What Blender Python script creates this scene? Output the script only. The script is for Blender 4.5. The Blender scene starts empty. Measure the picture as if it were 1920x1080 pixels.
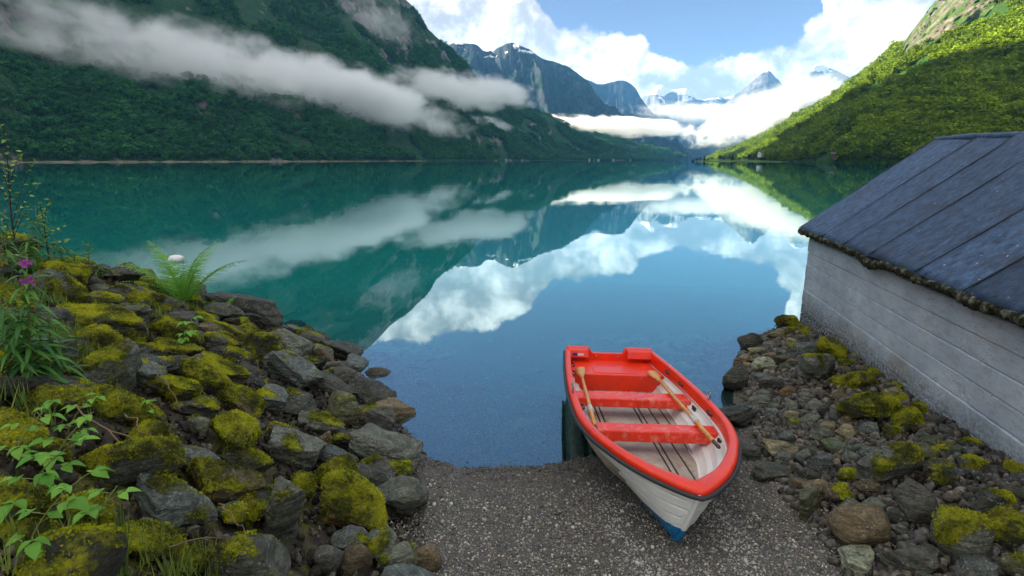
import bpy, bmesh, math, random
import numpy as np
from mathutils import Vector, Matrix, Euler
from mathutils.bvhtree import BVHTree

R = math.radians
sc = bpy.context.scene
C = sc.collection
rnd = random.Random(7)
rng = np.random.default_rng(11)

# ------------------------------------------------------------------ camera
FPX, CAM_H, HORIZON = 1050.0, 3.4, 299.5          # focal length in 1920-px pixels
PITCH = math.atan((540 - HORIZON) / FPX)
cd = bpy.data.cameras.new('camera'); cam = bpy.data.objects.new('camera', cd); C.objects.link(cam)
cd.sensor_width = 36; cd.lens = FPX / 1920 * 36
cd.clip_start = 0.1; cd.clip_end = 40000
cam.location = (0, 0, CAM_H); cam.rotation_euler = (R(90) - PITCH, 0, 0)
sc.camera = cam

# ------------------------------------------------------------------ light and exposure
SUN_AZ, SUN_EL = R(-79), R(26)                     # azimuth from +Y, negative to the left
sun_dir = Vector((math.sin(SUN_AZ) * math.cos(SUN_EL), math.cos(SUN_AZ) * math.cos(SUN_EL), math.sin(SUN_EL)))
sl = bpy.data.lights.new('sun', 'SUN'); sun = bpy.data.objects.new('sun', sl); C.objects.link(sun)
sl.energy = 5.0; sl.angle = R(0.5); sl.color = (1.0, 0.89, 0.66)
sun.rotation_euler = sun_dir.to_track_quat('Z', 'Y').to_euler()
sc.view_settings.view_transform = 'Standard'; sc.view_settings.look = 'None'
sc.view_settings.exposure = 2.1; sc.view_settings.gamma = 1.0
sc.view_settings.use_curve_mapping = False
sc.cycles.use_denoising = True
sc.cycles.max_bounces = 8; sc.cycles.diffuse_bounces = 3; sc.cycles.glossy_bounces = 3
sc.cycles.transparent_max_bounces = 12; sc.cycles.volume_bounces = 5
sc.cycles.caustics_reflective = False; sc.cycles.caustics_refractive = False
sc.cycles.sample_clamp_indirect = 6.0
sc.cycles.volume_max_steps = 128

# node helpers ------------------------------------------------------
class N:
    def __init__(s, tree): s.t = tree
    def new(s, typ, **kw):
        n = s.t.nodes.new(typ)
        for k, v in kw.items():
            if k.startswith('i_'):
                key = k[2:]
                key = int(key) if key.isdigit() else key.replace('_', ' ')
                s.put(n.inputs[key], v)
            else: setattr(n, k, v)
        return n
    def put(s, sock, v):
        if isinstance(v, bpy.types.NodeSocket): s.t.links.new(v, sock)
        elif isinstance(v, bpy.types.Node): s.t.links.new(v.outputs[0], sock)
        else:
            if hasattr(sock.default_value, '__len__') and not isinstance(v, str):
                n = len(sock.default_value); v = tuple(v)
                if len(v) < n: v = v + (1.0,) * (n - len(v))
                sock.default_value = v[:n]
            else: sock.default_value = v
    def math(s, op, a, b=0.0, c=None, clamp=False):
        n = s.t.nodes.new('ShaderNodeMath'); n.operation = op; n.use_clamp = clamp
        s.put(n.inputs[0], a); s.put(n.inputs[1], b)
        if c is not None: s.put(n.inputs[2], c)
        return n.outputs[0]
    def vmath(s, op, a, b=None):
        n = s.t.nodes.new('ShaderNodeVectorMath'); n.operation = op
        s.put(n.inputs[0], a)
        if b is not None: s.put(n.inputs[1], b)
        return n.outputs['Value'] if op in ('LENGTH', 'DOT_PRODUCT') else n.outputs[0]
    def noise(s, vec, scale, detail=4, rough=0.55, dist=0.0, out=0):
        n = s.t.nodes.new('ShaderNodeTexNoise')
        if vec is not None: s.t.links.new(vec, n.inputs['Vector'])
        n.inputs['Scale'].default_value = scale; n.inputs['Detail'].default_value = detail
        n.inputs['Roughness'].default_value = rough; n.inputs['Distortion'].default_value = dist
        return n.outputs[out]
    def voro(s, vec, scale, feature='F1', out=0):
        n = s.t.nodes.new('ShaderNodeTexVoronoi'); n.feature = feature
        s.t.links.new(vec, n.inputs['Vector']); n.inputs['Scale'].default_value = scale
        return n.outputs[out]
    def ramp(s, fac, stops, interp='LINEAR'):
        n = s.t.nodes.new('ShaderNodeValToRGB'); s.put(n.inputs[0], fac)
        cr = n.color_ramp; cr.interpolation = interp
        while len(cr.elements) < len(stops): cr.elements.new(0.5)
        for e, (p, c) in zip(cr.elements, stops):
            e.position = p
            e.color = (c, c, c, 1) if isinstance(c, (int, float)) else tuple(c) + (1,) * (4 - len(c))
        return n.outputs[0]
    def mr(s, v, a, b, c=0.0, d=1.0, smooth=False):
        n = s.t.nodes.new('ShaderNodeMapRange'); n.clamp = True
        if smooth: n.interpolation_type = 'SMOOTHSTEP'
        for i, x in enumerate((v, a, b, c, d)): s.put(n.inputs[i], x)
        return n.outputs[0]
    def mix(s, fac, a, b, mode='MIX'):
        n = s.t.nodes.new('ShaderNodeMix'); n.data_type = 'RGBA'; n.blend_type = mode; n.clamp_factor = True
        s.put(n.inputs[0], fac); s.put(n.inputs[6], a); s.put(n.inputs[7], b)
        return n.outputs[2]
    def bump(s, h, strength=0.5, dist=0.02, normal=None):
        n = s.t.nodes.new('ShaderNodeBump'); s.put(n.inputs['Height'], h)
        n.inputs['Strength'].default_value = strength; n.inputs['Distance'].default_value = dist
        if normal is not None: s.put(n.inputs['Normal'], normal)
        return n.outputs[0]
    def mapping(s, vec, scale=(1, 1, 1), rot=(0, 0, 0), loc=(0, 0, 0)):
        n = s.t.nodes.new('ShaderNodeMapping'); s.t.links.new(vec, n.inputs[0])
        n.inputs['Scale'].default_value = scale; n.inputs['Rotation'].default_value = rot; n.inputs['Location'].default_value = loc
        return n.outputs[0]
    def sep(s, v):
        n = s.t.nodes.new('ShaderNodeSeparateXYZ'); s.put(n.inputs[0], v); return n.outputs

def material(name):
    m = bpy.data.materials.new(name); m.use_nodes = True
    m.node_tree.nodes.clear()
    n = N(m.node_tree)
    out = n.new('ShaderNodeOutputMaterial')
    return m, n, out
def surface(n, out, color, rough=0.7, normal=None, spec=0.5, metallic=0.0, coat=0.0, trans=None, sub=None):
    p = n.new('ShaderNodeBsdfPrincipled')
    n.put(p.inputs['Base Color'], color); n.put(p.inputs['Roughness'], rough)
    n.put(p.inputs['Specular IOR Level'], spec); n.put(p.inputs['Metallic'], metallic)
    if coat: n.put(p.inputs['Coat Weight'], coat); n.put(p.inputs['Coat Roughness'], 0.15)
    if normal is not None: n.put(p.inputs['Normal'], normal)
    if trans is not None:
        t = n.new('ShaderNodeBsdfTranslucent'); n.put(t.inputs[0], color)
        mx = n.new('ShaderNodeMixShader'); mx.inputs[0].default_value = trans
        n.t.links.new(p.outputs[0], mx.inputs[1]); n.t.links.new(t.outputs[0], mx.inputs[2])
        n.t.links.new(mx.outputs[0], out.inputs[0])
    else: n.t.links.new(p.outputs[0], out.inputs[0])
    return p
def tc(n, what='Object'): return n.new('ShaderNodeTexCoord').outputs[what]
def wpos(n): return n.new('ShaderNodeNewGeometry').outputs['Position']

# ------------------------------------------------------------------ sky: clear blue with a cumulus bank low over the valley, unseen cloud added overhead
w = bpy.data.worlds.new('World'); sc.world = w; w.use_nodes = True
w.node_tree.nodes.clear(); n = N(w.node_tree)
wo = n.new('ShaderNodeOutputWorld'); bg = n.new('ShaderNodeBackground'); bg.inputs[1].default_value = 0.06
sky = n.new('ShaderNodeTexSky', sky_type='NISHITA', sun_disc=False, altitude=0.0, air_density=1.0, dust_density=0.1, ozone_density=2.0)
sky.sun_elevation = SUN_EL; sky.sun_rotation = SUN_AZ
d = tc(n, 'Generated')
sx, sy, sz = n.sep(d)
az = n.math('ARCTAN2', sx, sy)                       # radians, 0 forward
el = n.math('ARCSINE', sz)
wn = n.noise(d, 7.0, 6, 0.62); wn2 = n.noise(d, 22.0, 5, 0.6)
warp = n.math('ADD', n.math('MULTIPLY', n.math('SUBTRACT', wn, 0.5), 0.30), n.math('MULTIPLY', n.math('SUBTRACT', wn2, 0.5), 0.10))
azw = n.math('ADD', az, n.math('MULTIPLY', n.math('SUBTRACT', el, 0.13), n.math('MULTIPLY', n.mr(az, 0.30, 0.45, 0, 1), 0.55)))
azn = n.math('MULTIPLY_ADD', azw, 1 / (2 * math.pi), 0.5)
fc = n.new('ShaderNodeFloatCurve'); n.put(fc.inputs['Value'], azn)
cu = fc.mapping.curves[0]
def deg(a): return 0.5 + a / 360.0
pts = [(-180, 31), (-140, 35), (-100, 29), (-60, 28), (-38, 19), (-14, 18.5), (-7, 18.2), (0.5, 17.2), (4.5, 12.6), (8, 11.8), (13, 10.6), (16, 9.0), (22, 9.2), (26, 9.8), (29.0, 11.0), (31.0, 16), (36, 24), (46, 25), (60, 29), (90, 34), (130, 30), (180, 31)]  # bank raised outside the view to add light on the shore
while len(cu.points) < len(pts): cu.points.new(0.5, 0.5)
for pnt, (a, e) in zip(cu.points, pts): pnt.location = (deg(a), e / 40.0)
fc.mapping.update()
edge = n.math('MULTIPLY', fc.outputs[0], R(40))
m1 = n.mr(n.math('ADD', n.math('SUBTRACT', edge, el), n.math('MULTIPLY', warp, 0.40)), 0.0, 0.012, 0, 1, True)
# unseen cloud cover higher up, added to brighten the light on the shore
patch = n.mr(n.noise(n.mapping(d, (1, 1, 1.5)), 2.6, 7, 0.6), 0.34, 0.48, 0, 0.95, True)
patch = n.math('MULTIPLY', patch, n.mr(el, 0.56, 0.72))
cloud = n.math('MAXIMUM', m1, patch)
bil = n.noise(d, 11.0, 7, 0.6, 0.2)
shade = n.mr(bil, 0.40, 0.72, 0, 1, True)
ccol = n.mix(shade, (2.9, 2.8, 2.7), (11.5, 11.0, 10.2))
skyt = n.mix(1.0, sky.outputs[0], (.60, .47, .51), 'MULTIPLY')
n.put(bg.inputs[0], n.mix(cloud, skyt, ccol)); n.t.links.new(bg.outputs[0], wo.inputs[0])

# ------------------------------------------------------------------ geometry helpers
cp, sp = math.cos(PITCH), math.sin(PITCH)
def ray(px, py):
    u = (px - 960) / FPX; v = (540 - py) / FPX
    return Vector((u, cp + v * sp, -sp + v * cp))
def at_z(px, py, z):
    d = ray(px, py); return Vector((0, 0, CAM_H)) + d * ((z - CAM_H) / d.z)
def at_y(px, py, Y):
    d = ray(px, py); return Vector((0, 0, CAM_H)) + d * (Y / d.y)
def depth_of(P): return P[1] * cp - (P[2] - CAM_H) * sp

def mesh_obj(name, verts, faces, mat, parent=None, smooth=True, kind=None, loc=None):
    me = bpy.data.meshes.new(name)
    v = verts.tolist() if isinstance(verts, np.ndarray) else [tuple(q) for q in verts]
    f = faces.tolist() if isinstance(faces, np.ndarray) else faces
    me.from_pydata(v, [], f); me.update()
    if smooth: me.polygons.foreach_set('use_smooth', [True] * len(me.polygons))
    for mm in (mat if isinstance(mat, (list, tuple)) else [mat]):
        if mm: me.materials.append(mm)
    o = bpy.data.objects.new(name, me); C.objects.link(o)
    if parent: o.parent = parent
    if kind: o['kind'] = kind
    if loc: o.location = loc
    return o
def link_mesh(name, me, parent=None, mw=None):
    o = bpy.data.objects.new(name, me); C.objects.link(o)
    if parent: o.parent = parent
    if mw is not None: o.matrix_local = mw
    return o
def tag(o, label, cat=None, group=None, kind=None):
    o['label'] = label
    if cat: o['category'] = cat
    if group: o['group'] = group
    if kind: o['kind'] = kind
    return o
def empty(name, loc=(0, 0, 0), rz=0.0):
    o = bpy.data.objects.new(name, None); C.objects.link(o); o.location = loc; o.rotation_euler = (0, 0, rz)
    o.empty_display_size = 0.1
    return o
def grid_faces(nu, nv, closed=False):
    f = []
    for i in range(nu - (0 if closed else 1)):
        j = (i + 1) % nu
        for k in range(nv - 1): f.append((i * nv + k, j * nv + k, j * nv + k + 1, i * nv + k + 1))
    return f
def grid_faces_np(nu, nv):
    i, k = np.meshgrid(np.arange(nu - 1), np.arange(nv - 1), indexing='ij')
    a = (i * nv + k).ravel()
    return np.stack([a, a + nv, a + nv + 1, a + 1], 1)
def box_vf(c, s):
    x, y, z = c; a, b, h = s[0] / 2, s[1] / 2, s[2] / 2
    v = [(x + i * a, y + j * b, z + k * h) for i in (-1, 1) for j in (-1, 1) for k in (-1, 1)]
    f = [(0, 1, 3, 2), (4, 6, 7, 5), (0, 4, 5, 1), (2, 3, 7, 6), (0, 2, 6, 4), (1, 5, 7, 3)]
    return v, f
def bevel_obj(o, w, seg=2):
    m = o.modifiers.new('bevel', 'BEVEL'); m.width = w; m.segments = seg; m.limit_method = 'ANGLE'; m.angle_limit = R(35)
    return o
def tube(path, radii, sides=8, cap=True):
    P = [Vector(p) for p in path]; vs = []; fs = []
    if not hasattr(radii, '__len__'): radii = [radii] * len(P)
    prev = None
    for i, p in enumerate(P):
        t = (P[min(i + 1, len(P) - 1)] - P[max(i - 1, 0)]).normalized()
        if prev is None:
            a = t.orthogonal().normalized()
        else:
            a = (prev - t * prev.dot(t)); a = a.normalized() if a.length > 1e-6 else t.orthogonal().normalized()
        prev = a; b = t.cross(a)
        for k in range(sides):
            an = 2 * math.pi * k / sides
            vs.append(p + (a * math.cos(an) + b * math.sin(an)) * radii[i])
    for i in range(len(P) - 1):
        for k in range(sides):
            k2 = (k + 1) % sides
            fs.append((i * sides + k, i * sides + k2, (i + 1) * sides + k2, (i + 1) * sides + k))
    if cap:
        fs.append(tuple(range(sides))[::-1]); fs.append(tuple((len(P) - 1) * sides + k for k in range(sides)))
    return vs, fs
class Acc:
    def __init__(s): s.v = []; s.f = []
    def add(s, vf):
        o = len(s.v); s.v += [tuple(q) for q in vf[0]]; s.f += [tuple(i + o for i in q) for q in vf[1]]; return s
    def obj(s, name, mat, parent=None, smooth=True, **k): return mesh_obj(name, s.v, s.f, mat, parent, smooth, **k)

# vectorised noise
_perm = np.random.default_rng(3).permutation(256); _perm = np.concatenate([_perm, _perm, _perm])
_grad = np.random.default_rng(4).normal(size=(256, 3)); _grad /= np.linalg.norm(_grad, axis=1)[:, None]
def pnoise(P):
    P = np.asarray(P, float); i = np.floor(P).astype(int); f = P - i; i &= 255
    u = f * f * f * (f * (f * 6 - 15) + 10)
    def g(dx, dy, dz):
        h = _perm[_perm[_perm[(i[:, 0] + dx) & 255] + ((i[:, 1] + dy) & 255)] + ((i[:, 2] + dz) & 255)]
        G = _grad[h]
        return G[:, 0] * (f[:, 0] - dx) + G[:, 1] * (f[:, 1] - dy) + G[:, 2] * (f[:, 2] - dz)
    def L(a, b, t): return a + (b - a) * t
    x00 = L(g(0, 0, 0), g(1, 0, 0), u[:, 0]); x10 = L(g(0, 1, 0), g(1, 1, 0), u[:, 0])
    x01 = L(g(0, 0, 1), g(1, 0, 1), u[:, 0]); x11 = L(g(0, 1, 1), g(1, 1, 1), u[:, 0])
    return L(L(x00, x10, u[:, 1]), L(x01, x11, u[:, 1]), u[:, 2]) * 1.6
def fbm(P, oct=4, gain=0.5, lac=2.03):
    P = np.asarray(P, float); s = np.zeros(len(P)); a = 1.0
    for _ in range(oct): s += a * pnoise(P); P = P * lac + 17.3; a *= gain
    return s
def ridged(P, oct=4):
    P = np.asarray(P, float); s = np.zeros(len(P)); a = 1.0
    for _ in range(oct): s += a * (1 - np.abs(pnoise(P)) * 1.7); P = P * 2.07 + 9.1; a *= 0.5
    return s / 1.9

# instanced masses that nobody could count (gravel, moss, forest)
def instanced(name, pts, scl, rot, pick, protos, label, cat):
    pts = np.asarray(pts, float)
    me = bpy.data.meshes.new(name); me.vertices.add(len(pts)); me.vertices.foreach_set('co', pts.ravel())
    a = me.attributes.new('scl', 'FLOAT_VECTOR', 'POINT'); a.data.foreach_set('vector', np.asarray(scl, float).ravel())
    a = me.attributes.new('rot', 'FLOAT_VECTOR', 'POINT'); a.data.foreach_set('vector', np.asarray(rot, float).ravel())
    a = me.attributes.new('pick', 'INT', 'POINT'); a.data.foreach_set('value', np.asarray(pick, np.int32))
    o = bpy.data.objects.new(name, me); C.objects.link(o)
    col = bpy.data.collections.new(name + '_kinds')
    for i, pm in enumerate(protos):
        po = bpy.data.objects.new('%s_kind_%02d' % (name, i), pm); col.objects.link(po)
    g = bpy.data.node_groups.new(name, 'GeometryNodeTree')
    g.interface.new_socket('Geometry', in_out='INPUT', socket_type='NodeSocketGeometry')
    g.interface.new_socket('Geometry', in_out='OUTPUT', socket_type='NodeSocketGeometry')
    gi = g.nodes.new('NodeGroupInput'); go = g.nodes.new('NodeGroupOutput')
    ip = g.nodes.new('GeometryNodeInstanceOnPoints'); ci = g.nodes.new('GeometryNodeCollectionInfo')
    ci.inputs[0].default_value = col; ci.inputs[1].default_value = True; ci.inputs[2].default_value = True
    ip.inputs['Pick Instance'].default_value = True
    def attr(nm, dt):
        x = g.nodes.new('GeometryNodeInputNamedAttribute'); x.data_type = dt; x.inputs[0].default_value = nm; return x.outputs[0]
    L = g.links.new
    L(gi.outputs[0], ip.inputs['Points']); L(ci.outputs[0], ip.inputs['Instance'])
    L(attr('pick', 'INT'), ip.inputs['Instance Index']); L(attr('rot', 'FLOAT_VECTOR'), ip.inputs['Rotation']); L(attr('scl', 'FLOAT_VECTOR'), ip.inputs['Scale'])
    L(ip.outputs[0], go.inputs[0])
    md = o.modifiers.new('scatter', 'NODES'); md.node_group = g
    tag(o, label, cat, kind='stuff')
    return o

# ================================================================== STRUCTURE
# ------------------------------------------------------------------ near shore: ground that dips under the water
CTRL = [(0,1080,1.8),(200,1080,1.5),(400,1080,1.1),(640,1080,.62),(800,1065,.33),
 (0,900,1.85),(200,900,1.5),(400,900,1.1),(560,900,.72),(690,900,.28),(760,900,.12),
 (0,770,1.95),(150,770,1.7),(300,770,1.38),(450,770,.98),(580,770,.52),(680,770,.06),
 (0,650,2.0),(150,650,1.72),(300,650,1.33),(450,660,.86),(560,680,.36),(640,690,.0),
 (0,540,2.0),(120,540,1.72),(250,560,1.36),(345,575,1.12),(430,590,.74),(520,612,.28),(590,640,-.05),
 (0,478,2.0),(120,498,1.72),(250,522,1.36),(360,562,1.0),
 (600,640,-.06),(670,685,-.06),(745,745,-.06),(772,800,-.04),(795,860,.0),
 (850,868,0),(960,868,0),(1060,862,0),(1200,855,.0),(1380,800,.02),(850,960,.17),(1100,960,.18),(1350,960,.2),(850,1080,.33),(1100,1080,.35),(1400,1080,.37),
 (1400,880,.16),(1372,745,.0),(1362,690,-.08),(1388,645,-.05),(1465,605,.05),(1500,640,.28),(1560,700,.38),(1640,780,.48),(1750,850,.58),(1900,930,.70),
 (1480,760,.14),(1520,830,.22),(1600,900,.3),(1560,1000,.34),(1700,1000,.45),(1850,1000,.6),(1900,1080,.7),(1650,1080,.4)]
RAW = [(0,8,-.28),(0,10,-.6),(0,14,-1.05),(2,8,-.28),(2,12,-.95),(3.6,10,-.45),(4.6,11.4,-.5),(5.6,12.8,-.8),(9,13,-1.2),(-3.4,12,-.9),(-6,13.3,-1.2),(-9,13.5,-1.2),(-13,14,-1.2),
 (0,20,-1.65),(10,20,-1.8),(-12,20,-2.0),(14,34,-4.2),(-14,34,-4.2),(0,34,-4.0),(0,28,-2.7),(13,28,-3.0),(-13,28,-3.0),(14,14,-1.3),
 (6,5,.72),(8,6,.8),(8,10,.6),(7,3,.9),(13,8,.9),(13,0,1.2),(0,0,.9),(-3,-2,1.95),(3,-3,1.2),(8,-3,1.4),(-13,4,2.2),(-12,8,2.0),(-8,-3,2.3),
 (-9.6,10.4,.55),(-7.4,10.8,.25),(-6.0,11.1,-.05),(-12.5,11.0,.6)]
cpts = np.array([tuple(at_z(*q)) for q in CTRL] + RAW)
def _k(r): return r
_A = cpts[:, None, :2] - cpts[None, :, :2]
_n = len(cpts)
_M = np.zeros((_n + 3, _n + 3)); _M[:_n, :_n] = _k(np.sqrt((_A ** 2).sum(-1))) - 0.08 * np.eye(_n)
_M[:_n, _n:] = np.c_[np.ones(_n), cpts[:, :2]]; _M[_n:, :_n] = _M[:_n, _n:].T
_w = np.linalg.solve(_M, np.r_[cpts[:, 2], 0, 0, 0])
def ground_z(XY):
    XY = np.atleast_2d(XY)
    out = np.empty(len(XY))
    for i in range(0, len(XY), 20000):
        q = XY[i:i + 20000]
        out[i:i + 20000] = _k(np.sqrt(((q[:, None] - cpts[None, :, :2]) ** 2).sum(-1))) @ _w[:_n] + _w[_n] + q @ _w[_n + 1:]
    return out
def hit_ground(px, py):
    d = ray(px, py); t = 1.0
    ts = np.linspace(1.2, 26, 700); P = np.array([(d.x * q, d.y * q, CAM_H + d.z * q) for q in ts])
    gz = ground_z(P[:, :2]); below = np.where(P[:, 2] < gz)[0]
    i = below[0] if len(below) else len(ts) - 1
    return Vector((P[i, 0], P[i, 1], gz[i]))
# left edge of the gravel ramp (x as a function of y) and right edge
LE = np.array([(0, .1), (3.0, -.35), (3.7, -.62), (4.6, -.85), (5.8, -1.1), (7.2, -1.55), (8.4, -2.1), (9.4, -2.9), (11, -4.6), (14, -7)])
RE = np.array([(0, 2.2), (3.0, 2.35), (4.0, 2.6), (5.0, 2.7), (6.0, 2.95), (7.0, 3.25), (8.5, 3.7), (9.5, 4.0), (10.5, 4.7), (14, 6)])
def left_edge(y): return np.interp(y, LE[:, 0], LE[:, 1])
def right_edge(y): return np.interp(y, RE[:, 0], RE[:, 1])

gx = np.linspace(-14, 14, 230); gy = np.linspace(-4, 34, 310)
GX, GY = np.meshgrid(gx, gy, indexing='ij'); XY = np.c_[GX.ravel(), GY.ravel()]
gz = ground_z(XY)
bank = np.clip(np.maximum(left_edge(XY[:, 1]) - XY[:, 0], XY[:, 0] - right_edge(XY[:, 1])) / 0.25, 0, 1)
gz = gz + (0.018 + 0.04 * bank) * fbm(np.c_[XY * 1.6, np.zeros(len(XY))], 4) - 0.05 * bank

m_ground, n, out = material('shore_ground')
P = wpos(n); x, y, z = n.sep(P)
at = n.new('ShaderNodeAttribute', attribute_name='bank')
v1 = n.voro(P, 55.0, out=1); vn = n.noise(P, 26, 5)
grav = n.ramp(n.noise(P, 90, 3), [(0.25, (.025, .024, .020)), (0.5, (.11, .10, .085)), (0.75, (.30, .27, .23))])
grav = n.mix(0.45, grav, n.mix(1.0, grav, v1, 'MULTIPLY'))
soil = n.ramp(n.noise(P, 14, 6), [(0.3, (.010, .008, .006)), (0.55, (.035, .026, .016)), (0.8, (.07, .05, .03))])
col = n.mix(at.outputs['Fac'], grav, soil)
mossm = n.math('MULTIPLY', n.mr(n.noise(P, 2.3, 6), 0.48, 0.58), n.mr(z, .25, .8))
col = n.mix(mossm, col, n.ramp(n.noise(P, 30, 4), [(0.3, (.03, .035, .004)), (0.7, (.17, .16, .015))]))
water_tint = n.mr(z, 0.0, -2.6, 0, 1)  # teal by depth, imitating absorption and scatter in the water above
col = n.mix(water_tint, col, (.003, .62, .58))
bm = n.math('ADD', n.voro(P, 60.0), n.noise(P, 18, 5))
surface(n, out, col, 0.8, n.bump(bm, 0.6, 0.02))
near = mesh_obj('ground', np.c_[XY, gz], grid_faces_np(len(gx), len(gy)), m_ground, kind='structure')
a = near.data.attributes.new('bank', 'FLOAT', 'POINT'); a.data.foreach_set('value', bank)

m_bed, n, out = material('lake_bed_water_tint')  # turquoise painted on the bed for light scattered back by deep water
P = wpos(n)
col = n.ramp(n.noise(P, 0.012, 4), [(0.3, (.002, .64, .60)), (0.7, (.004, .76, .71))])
surface(n, out, col, 0.9)
S_ = 20000
mesh_obj('lake_bed', [(-S_, -6000, -3.3), (S_, -6000, -3.3), (S_, S_, -3.3), (-S_, S_, -3.3)], [(0, 1, 2, 3)], m_bed, kind='structure')

# ------------------------------------------------------------------ lake water
m_water, n, out = material('lake_water')
P = wpos(n)
rp = n.noise(n.mapping(P, (0.55, 1.0, 1.0)), 2.2, 3, 0.5)
rp2 = n.noise(n.mapping(P, (0.05, 0.16, 1.0)), 1.0, 4, 0.55)
calm = n.mr(n.noise(n.mapping(P, (0.010, 0.03, 1)), 1.0, 3), 0.42, 0.62, 0.12, 1.0)
hgt = n.math('MULTIPLY', n.math('ADD', n.math('MULTIPLY', rp, 0.0010), n.math('MULTIPLY', rp2, 0.010)), calm)
nb = n.bump(hgt, 1.0, 1.0)
gl = n.new('ShaderNodeBsdfGlossy'); gl.inputs['Roughness'].default_value = 0.012; n.put(gl.inputs['Normal'], nb)
gl.inputs['Color'].default_value = (.82, .97, 1, 1)
tr = n.new('ShaderNodeBsdfTransparent'); tr.inputs[0].default_value = (.55, .98, 1.0, 1)
fr = n.new('ShaderNodeFresnel'); fr.inputs['IOR'].default_value = 1.62; n.put(fr.inputs['Normal'], nb)
fac = n.math('ADD', n.math('MULTIPLY', fr.outputs[0], 0.70), 0.29, clamp=True)
mx = n.new('ShaderNodeMixShader'); n.put(mx.inputs[0], fac); n.t.links.new(tr.outputs[0], mx.inputs[1]); n.t.links.new(gl.outputs[0], mx.inputs[2])
n.t.links.new(mx.outputs[0], out.inputs[0])
mesh_obj('lake_water', [(-S_, -6000, 0), (S_, -6000, 0), (S_, S_, 0), (-S_, S_, 0)], [(0, 1, 2, 3)], m_water, kind='structure')

# ------------------------------------------------------------------ mountains
def catmull(P, m):
    P = np.asarray(P, float); k = len(P); t = np.linspace(0, k - 1 - 1e-9, m); i = t.astype(int); f = (t - i)[:, None]
    g = lambda j: P[np.clip(j, 0, k - 1)]
    a, b, c, d = g(i - 1), g(i), g(i + 1), g(i + 2)
    return 0.5 * (2 * b + (c - a) * f + (2 * a - 5 * b + 4 * c - d) * f ** 2 + (-a + 3 * b - 3 * c + d) * f ** 3)
def loft(name, base, ridge, back, nu, nv, mat, amp, nscale, prof=0.35, ramp=0.12, gully=1.0, seed=0.0, rough_ridge=0.10):
    """front slope from the base line to the ridge line, then down the back"""
    base, ridge, back = (catmull(np.array([tuple(q) for q in L]), nu) for L in (base, ridge, back))
    nb = max(6, nv // 4)
    V = np.r_[np.linspace(0, 1, nv), 1 + np.linspace(0, 1, nb + 1)[1:]]
    v = V[None, :, None]
    front = base[:, None] + (ridge - base)[:, None] * v
    rise = (ridge - base)[:, 2]
    pv = (1 - prof) * V + prof * V ** 2.2
    front[:, :, 2] = base[:, 2][:, None] + rise[:, None] * pv[None, :]
    rear = ridge[:, None] + (back - ridge)[:, None] * np.clip(v - 1, 0, 1)
    G = np.where(v <= 1, front, rear)
    dirh = (ridge - base); dirh[:, 2] = 0; dirh /= np.maximum(np.linalg.norm(dirh, axis=1), 1e-6)[:, None]
    nrm = -dirh[:, None] * 0.55 + np.array([0, 0, 0.8])
    Q = G.reshape(-1, 3) / nscale + seed
    big = fbm(Q, 5, 0.52).reshape(G.shape[:2])
    ulen = np.r_[0, np.cumsum(np.linalg.norm(np.diff(ridge + base, axis=0) / 2, axis=1))]
    gq = np.c_[np.repeat(ulen, len(V)) / nscale * 1.6, np.tile(V, nu) * 0.7, np.full(nu * len(V), seed + 3)]
    gu = ridged(gq, 4).reshape(G.shape[:2]) - 0.55
    env = np.where(V <= 1, np.clip(V / ramp, 0, 1) * (rough_ridge + (1 - rough_ridge) * np.clip((1 - V) / 0.22, 0, 1)), 0.3)
    D = (big * 0.8 + gu * gully) * amp * env[None, :]
    G = G + nrm * D[:, :, None]
    G[:, 0, 2] = np.minimum(G[:, 0, 2], -6.0)
    o = mesh_obj(name, G.reshape(-1, 3), grid_faces_np(nu, len(V)), mat, kind='structure')
    return o, G

def mountain_mat(name, forest_lo, forest_hi, rock_lo, rock_hi, tree_top, snow_from=None, rock_amt=0.5, scale=1.0, brown=0.25, snow_amt=.5):
    m, n, out = material(name)
    P = wpos(n); x, y, z = n.sep(P)
    nz = n.sep(n.new('ShaderNodeNewGeometry').outputs['Normal'])[2]
    big = n.noise(P, 0.006 * scale, 6, 0.6); mid = n.noise(P, 0.03 * scale, 6, 0.65); fine = n.noise(P, 0.15 * scale, 5, 0.7)
    st = n.noise(n.mapping(P, (1, 1, 0.25)), 0.035 * scale, 6, 0.7)
    f = n.mix(n.mr(fine, .3, .7), forest_lo, forest_hi)
    f = n.mix(n.math('MULTIPLY', n.mr(mid, .52, .66), brown), f, (.11, .075, .028))
    r = n.mix(n.mr(st, .35, .65), rock_lo, rock_hi)
    rockm = n.math('ADD', n.math('MULTIPLY', n.mr(nz, .75, .4), 0.9), n.math('MULTIPLY', n.math('SUBTRACT', big, .5), 2.2))
    rockm = n.math('ADD', rockm, n.mr(z, tree_top * .6, tree_top * 1.25, 0, 1.0))
    rockm = n.mr(n.math('ADD', rockm, n.math('MULTIPLY', n.math('SUBTRACT', st, .5), 1.5)), 1.0 - rock_amt, 1.15 - rock_amt, 0, 1)
    c = n.mix(rockm, f, r)
    if snow_from:
        sn = n.math('ADD', n.math('MULTIPLY', n.math('SUBTRACT', n.noise(n.mapping(P, (1, 1, 1.8)), 0.009 * scale, 7, 0.62), .5), 3.0), n.math('DIVIDE', n.math('SUBTRACT', z, snow_from), 260.0))
        c = n.mix(n.mr(sn, 1 - snow_amt, 1.12 - snow_amt), c, (.82, .84, .86))
    bmp = n.math('ADD', n.math('MULTIPLY', mid, 14.0), n.math('MULTIPLY', fine, 5.0))
    surface(n, out, c, 0.9, n.bump(bmp, 0.9, 1.0), spec=0.15)
    return m

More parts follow.
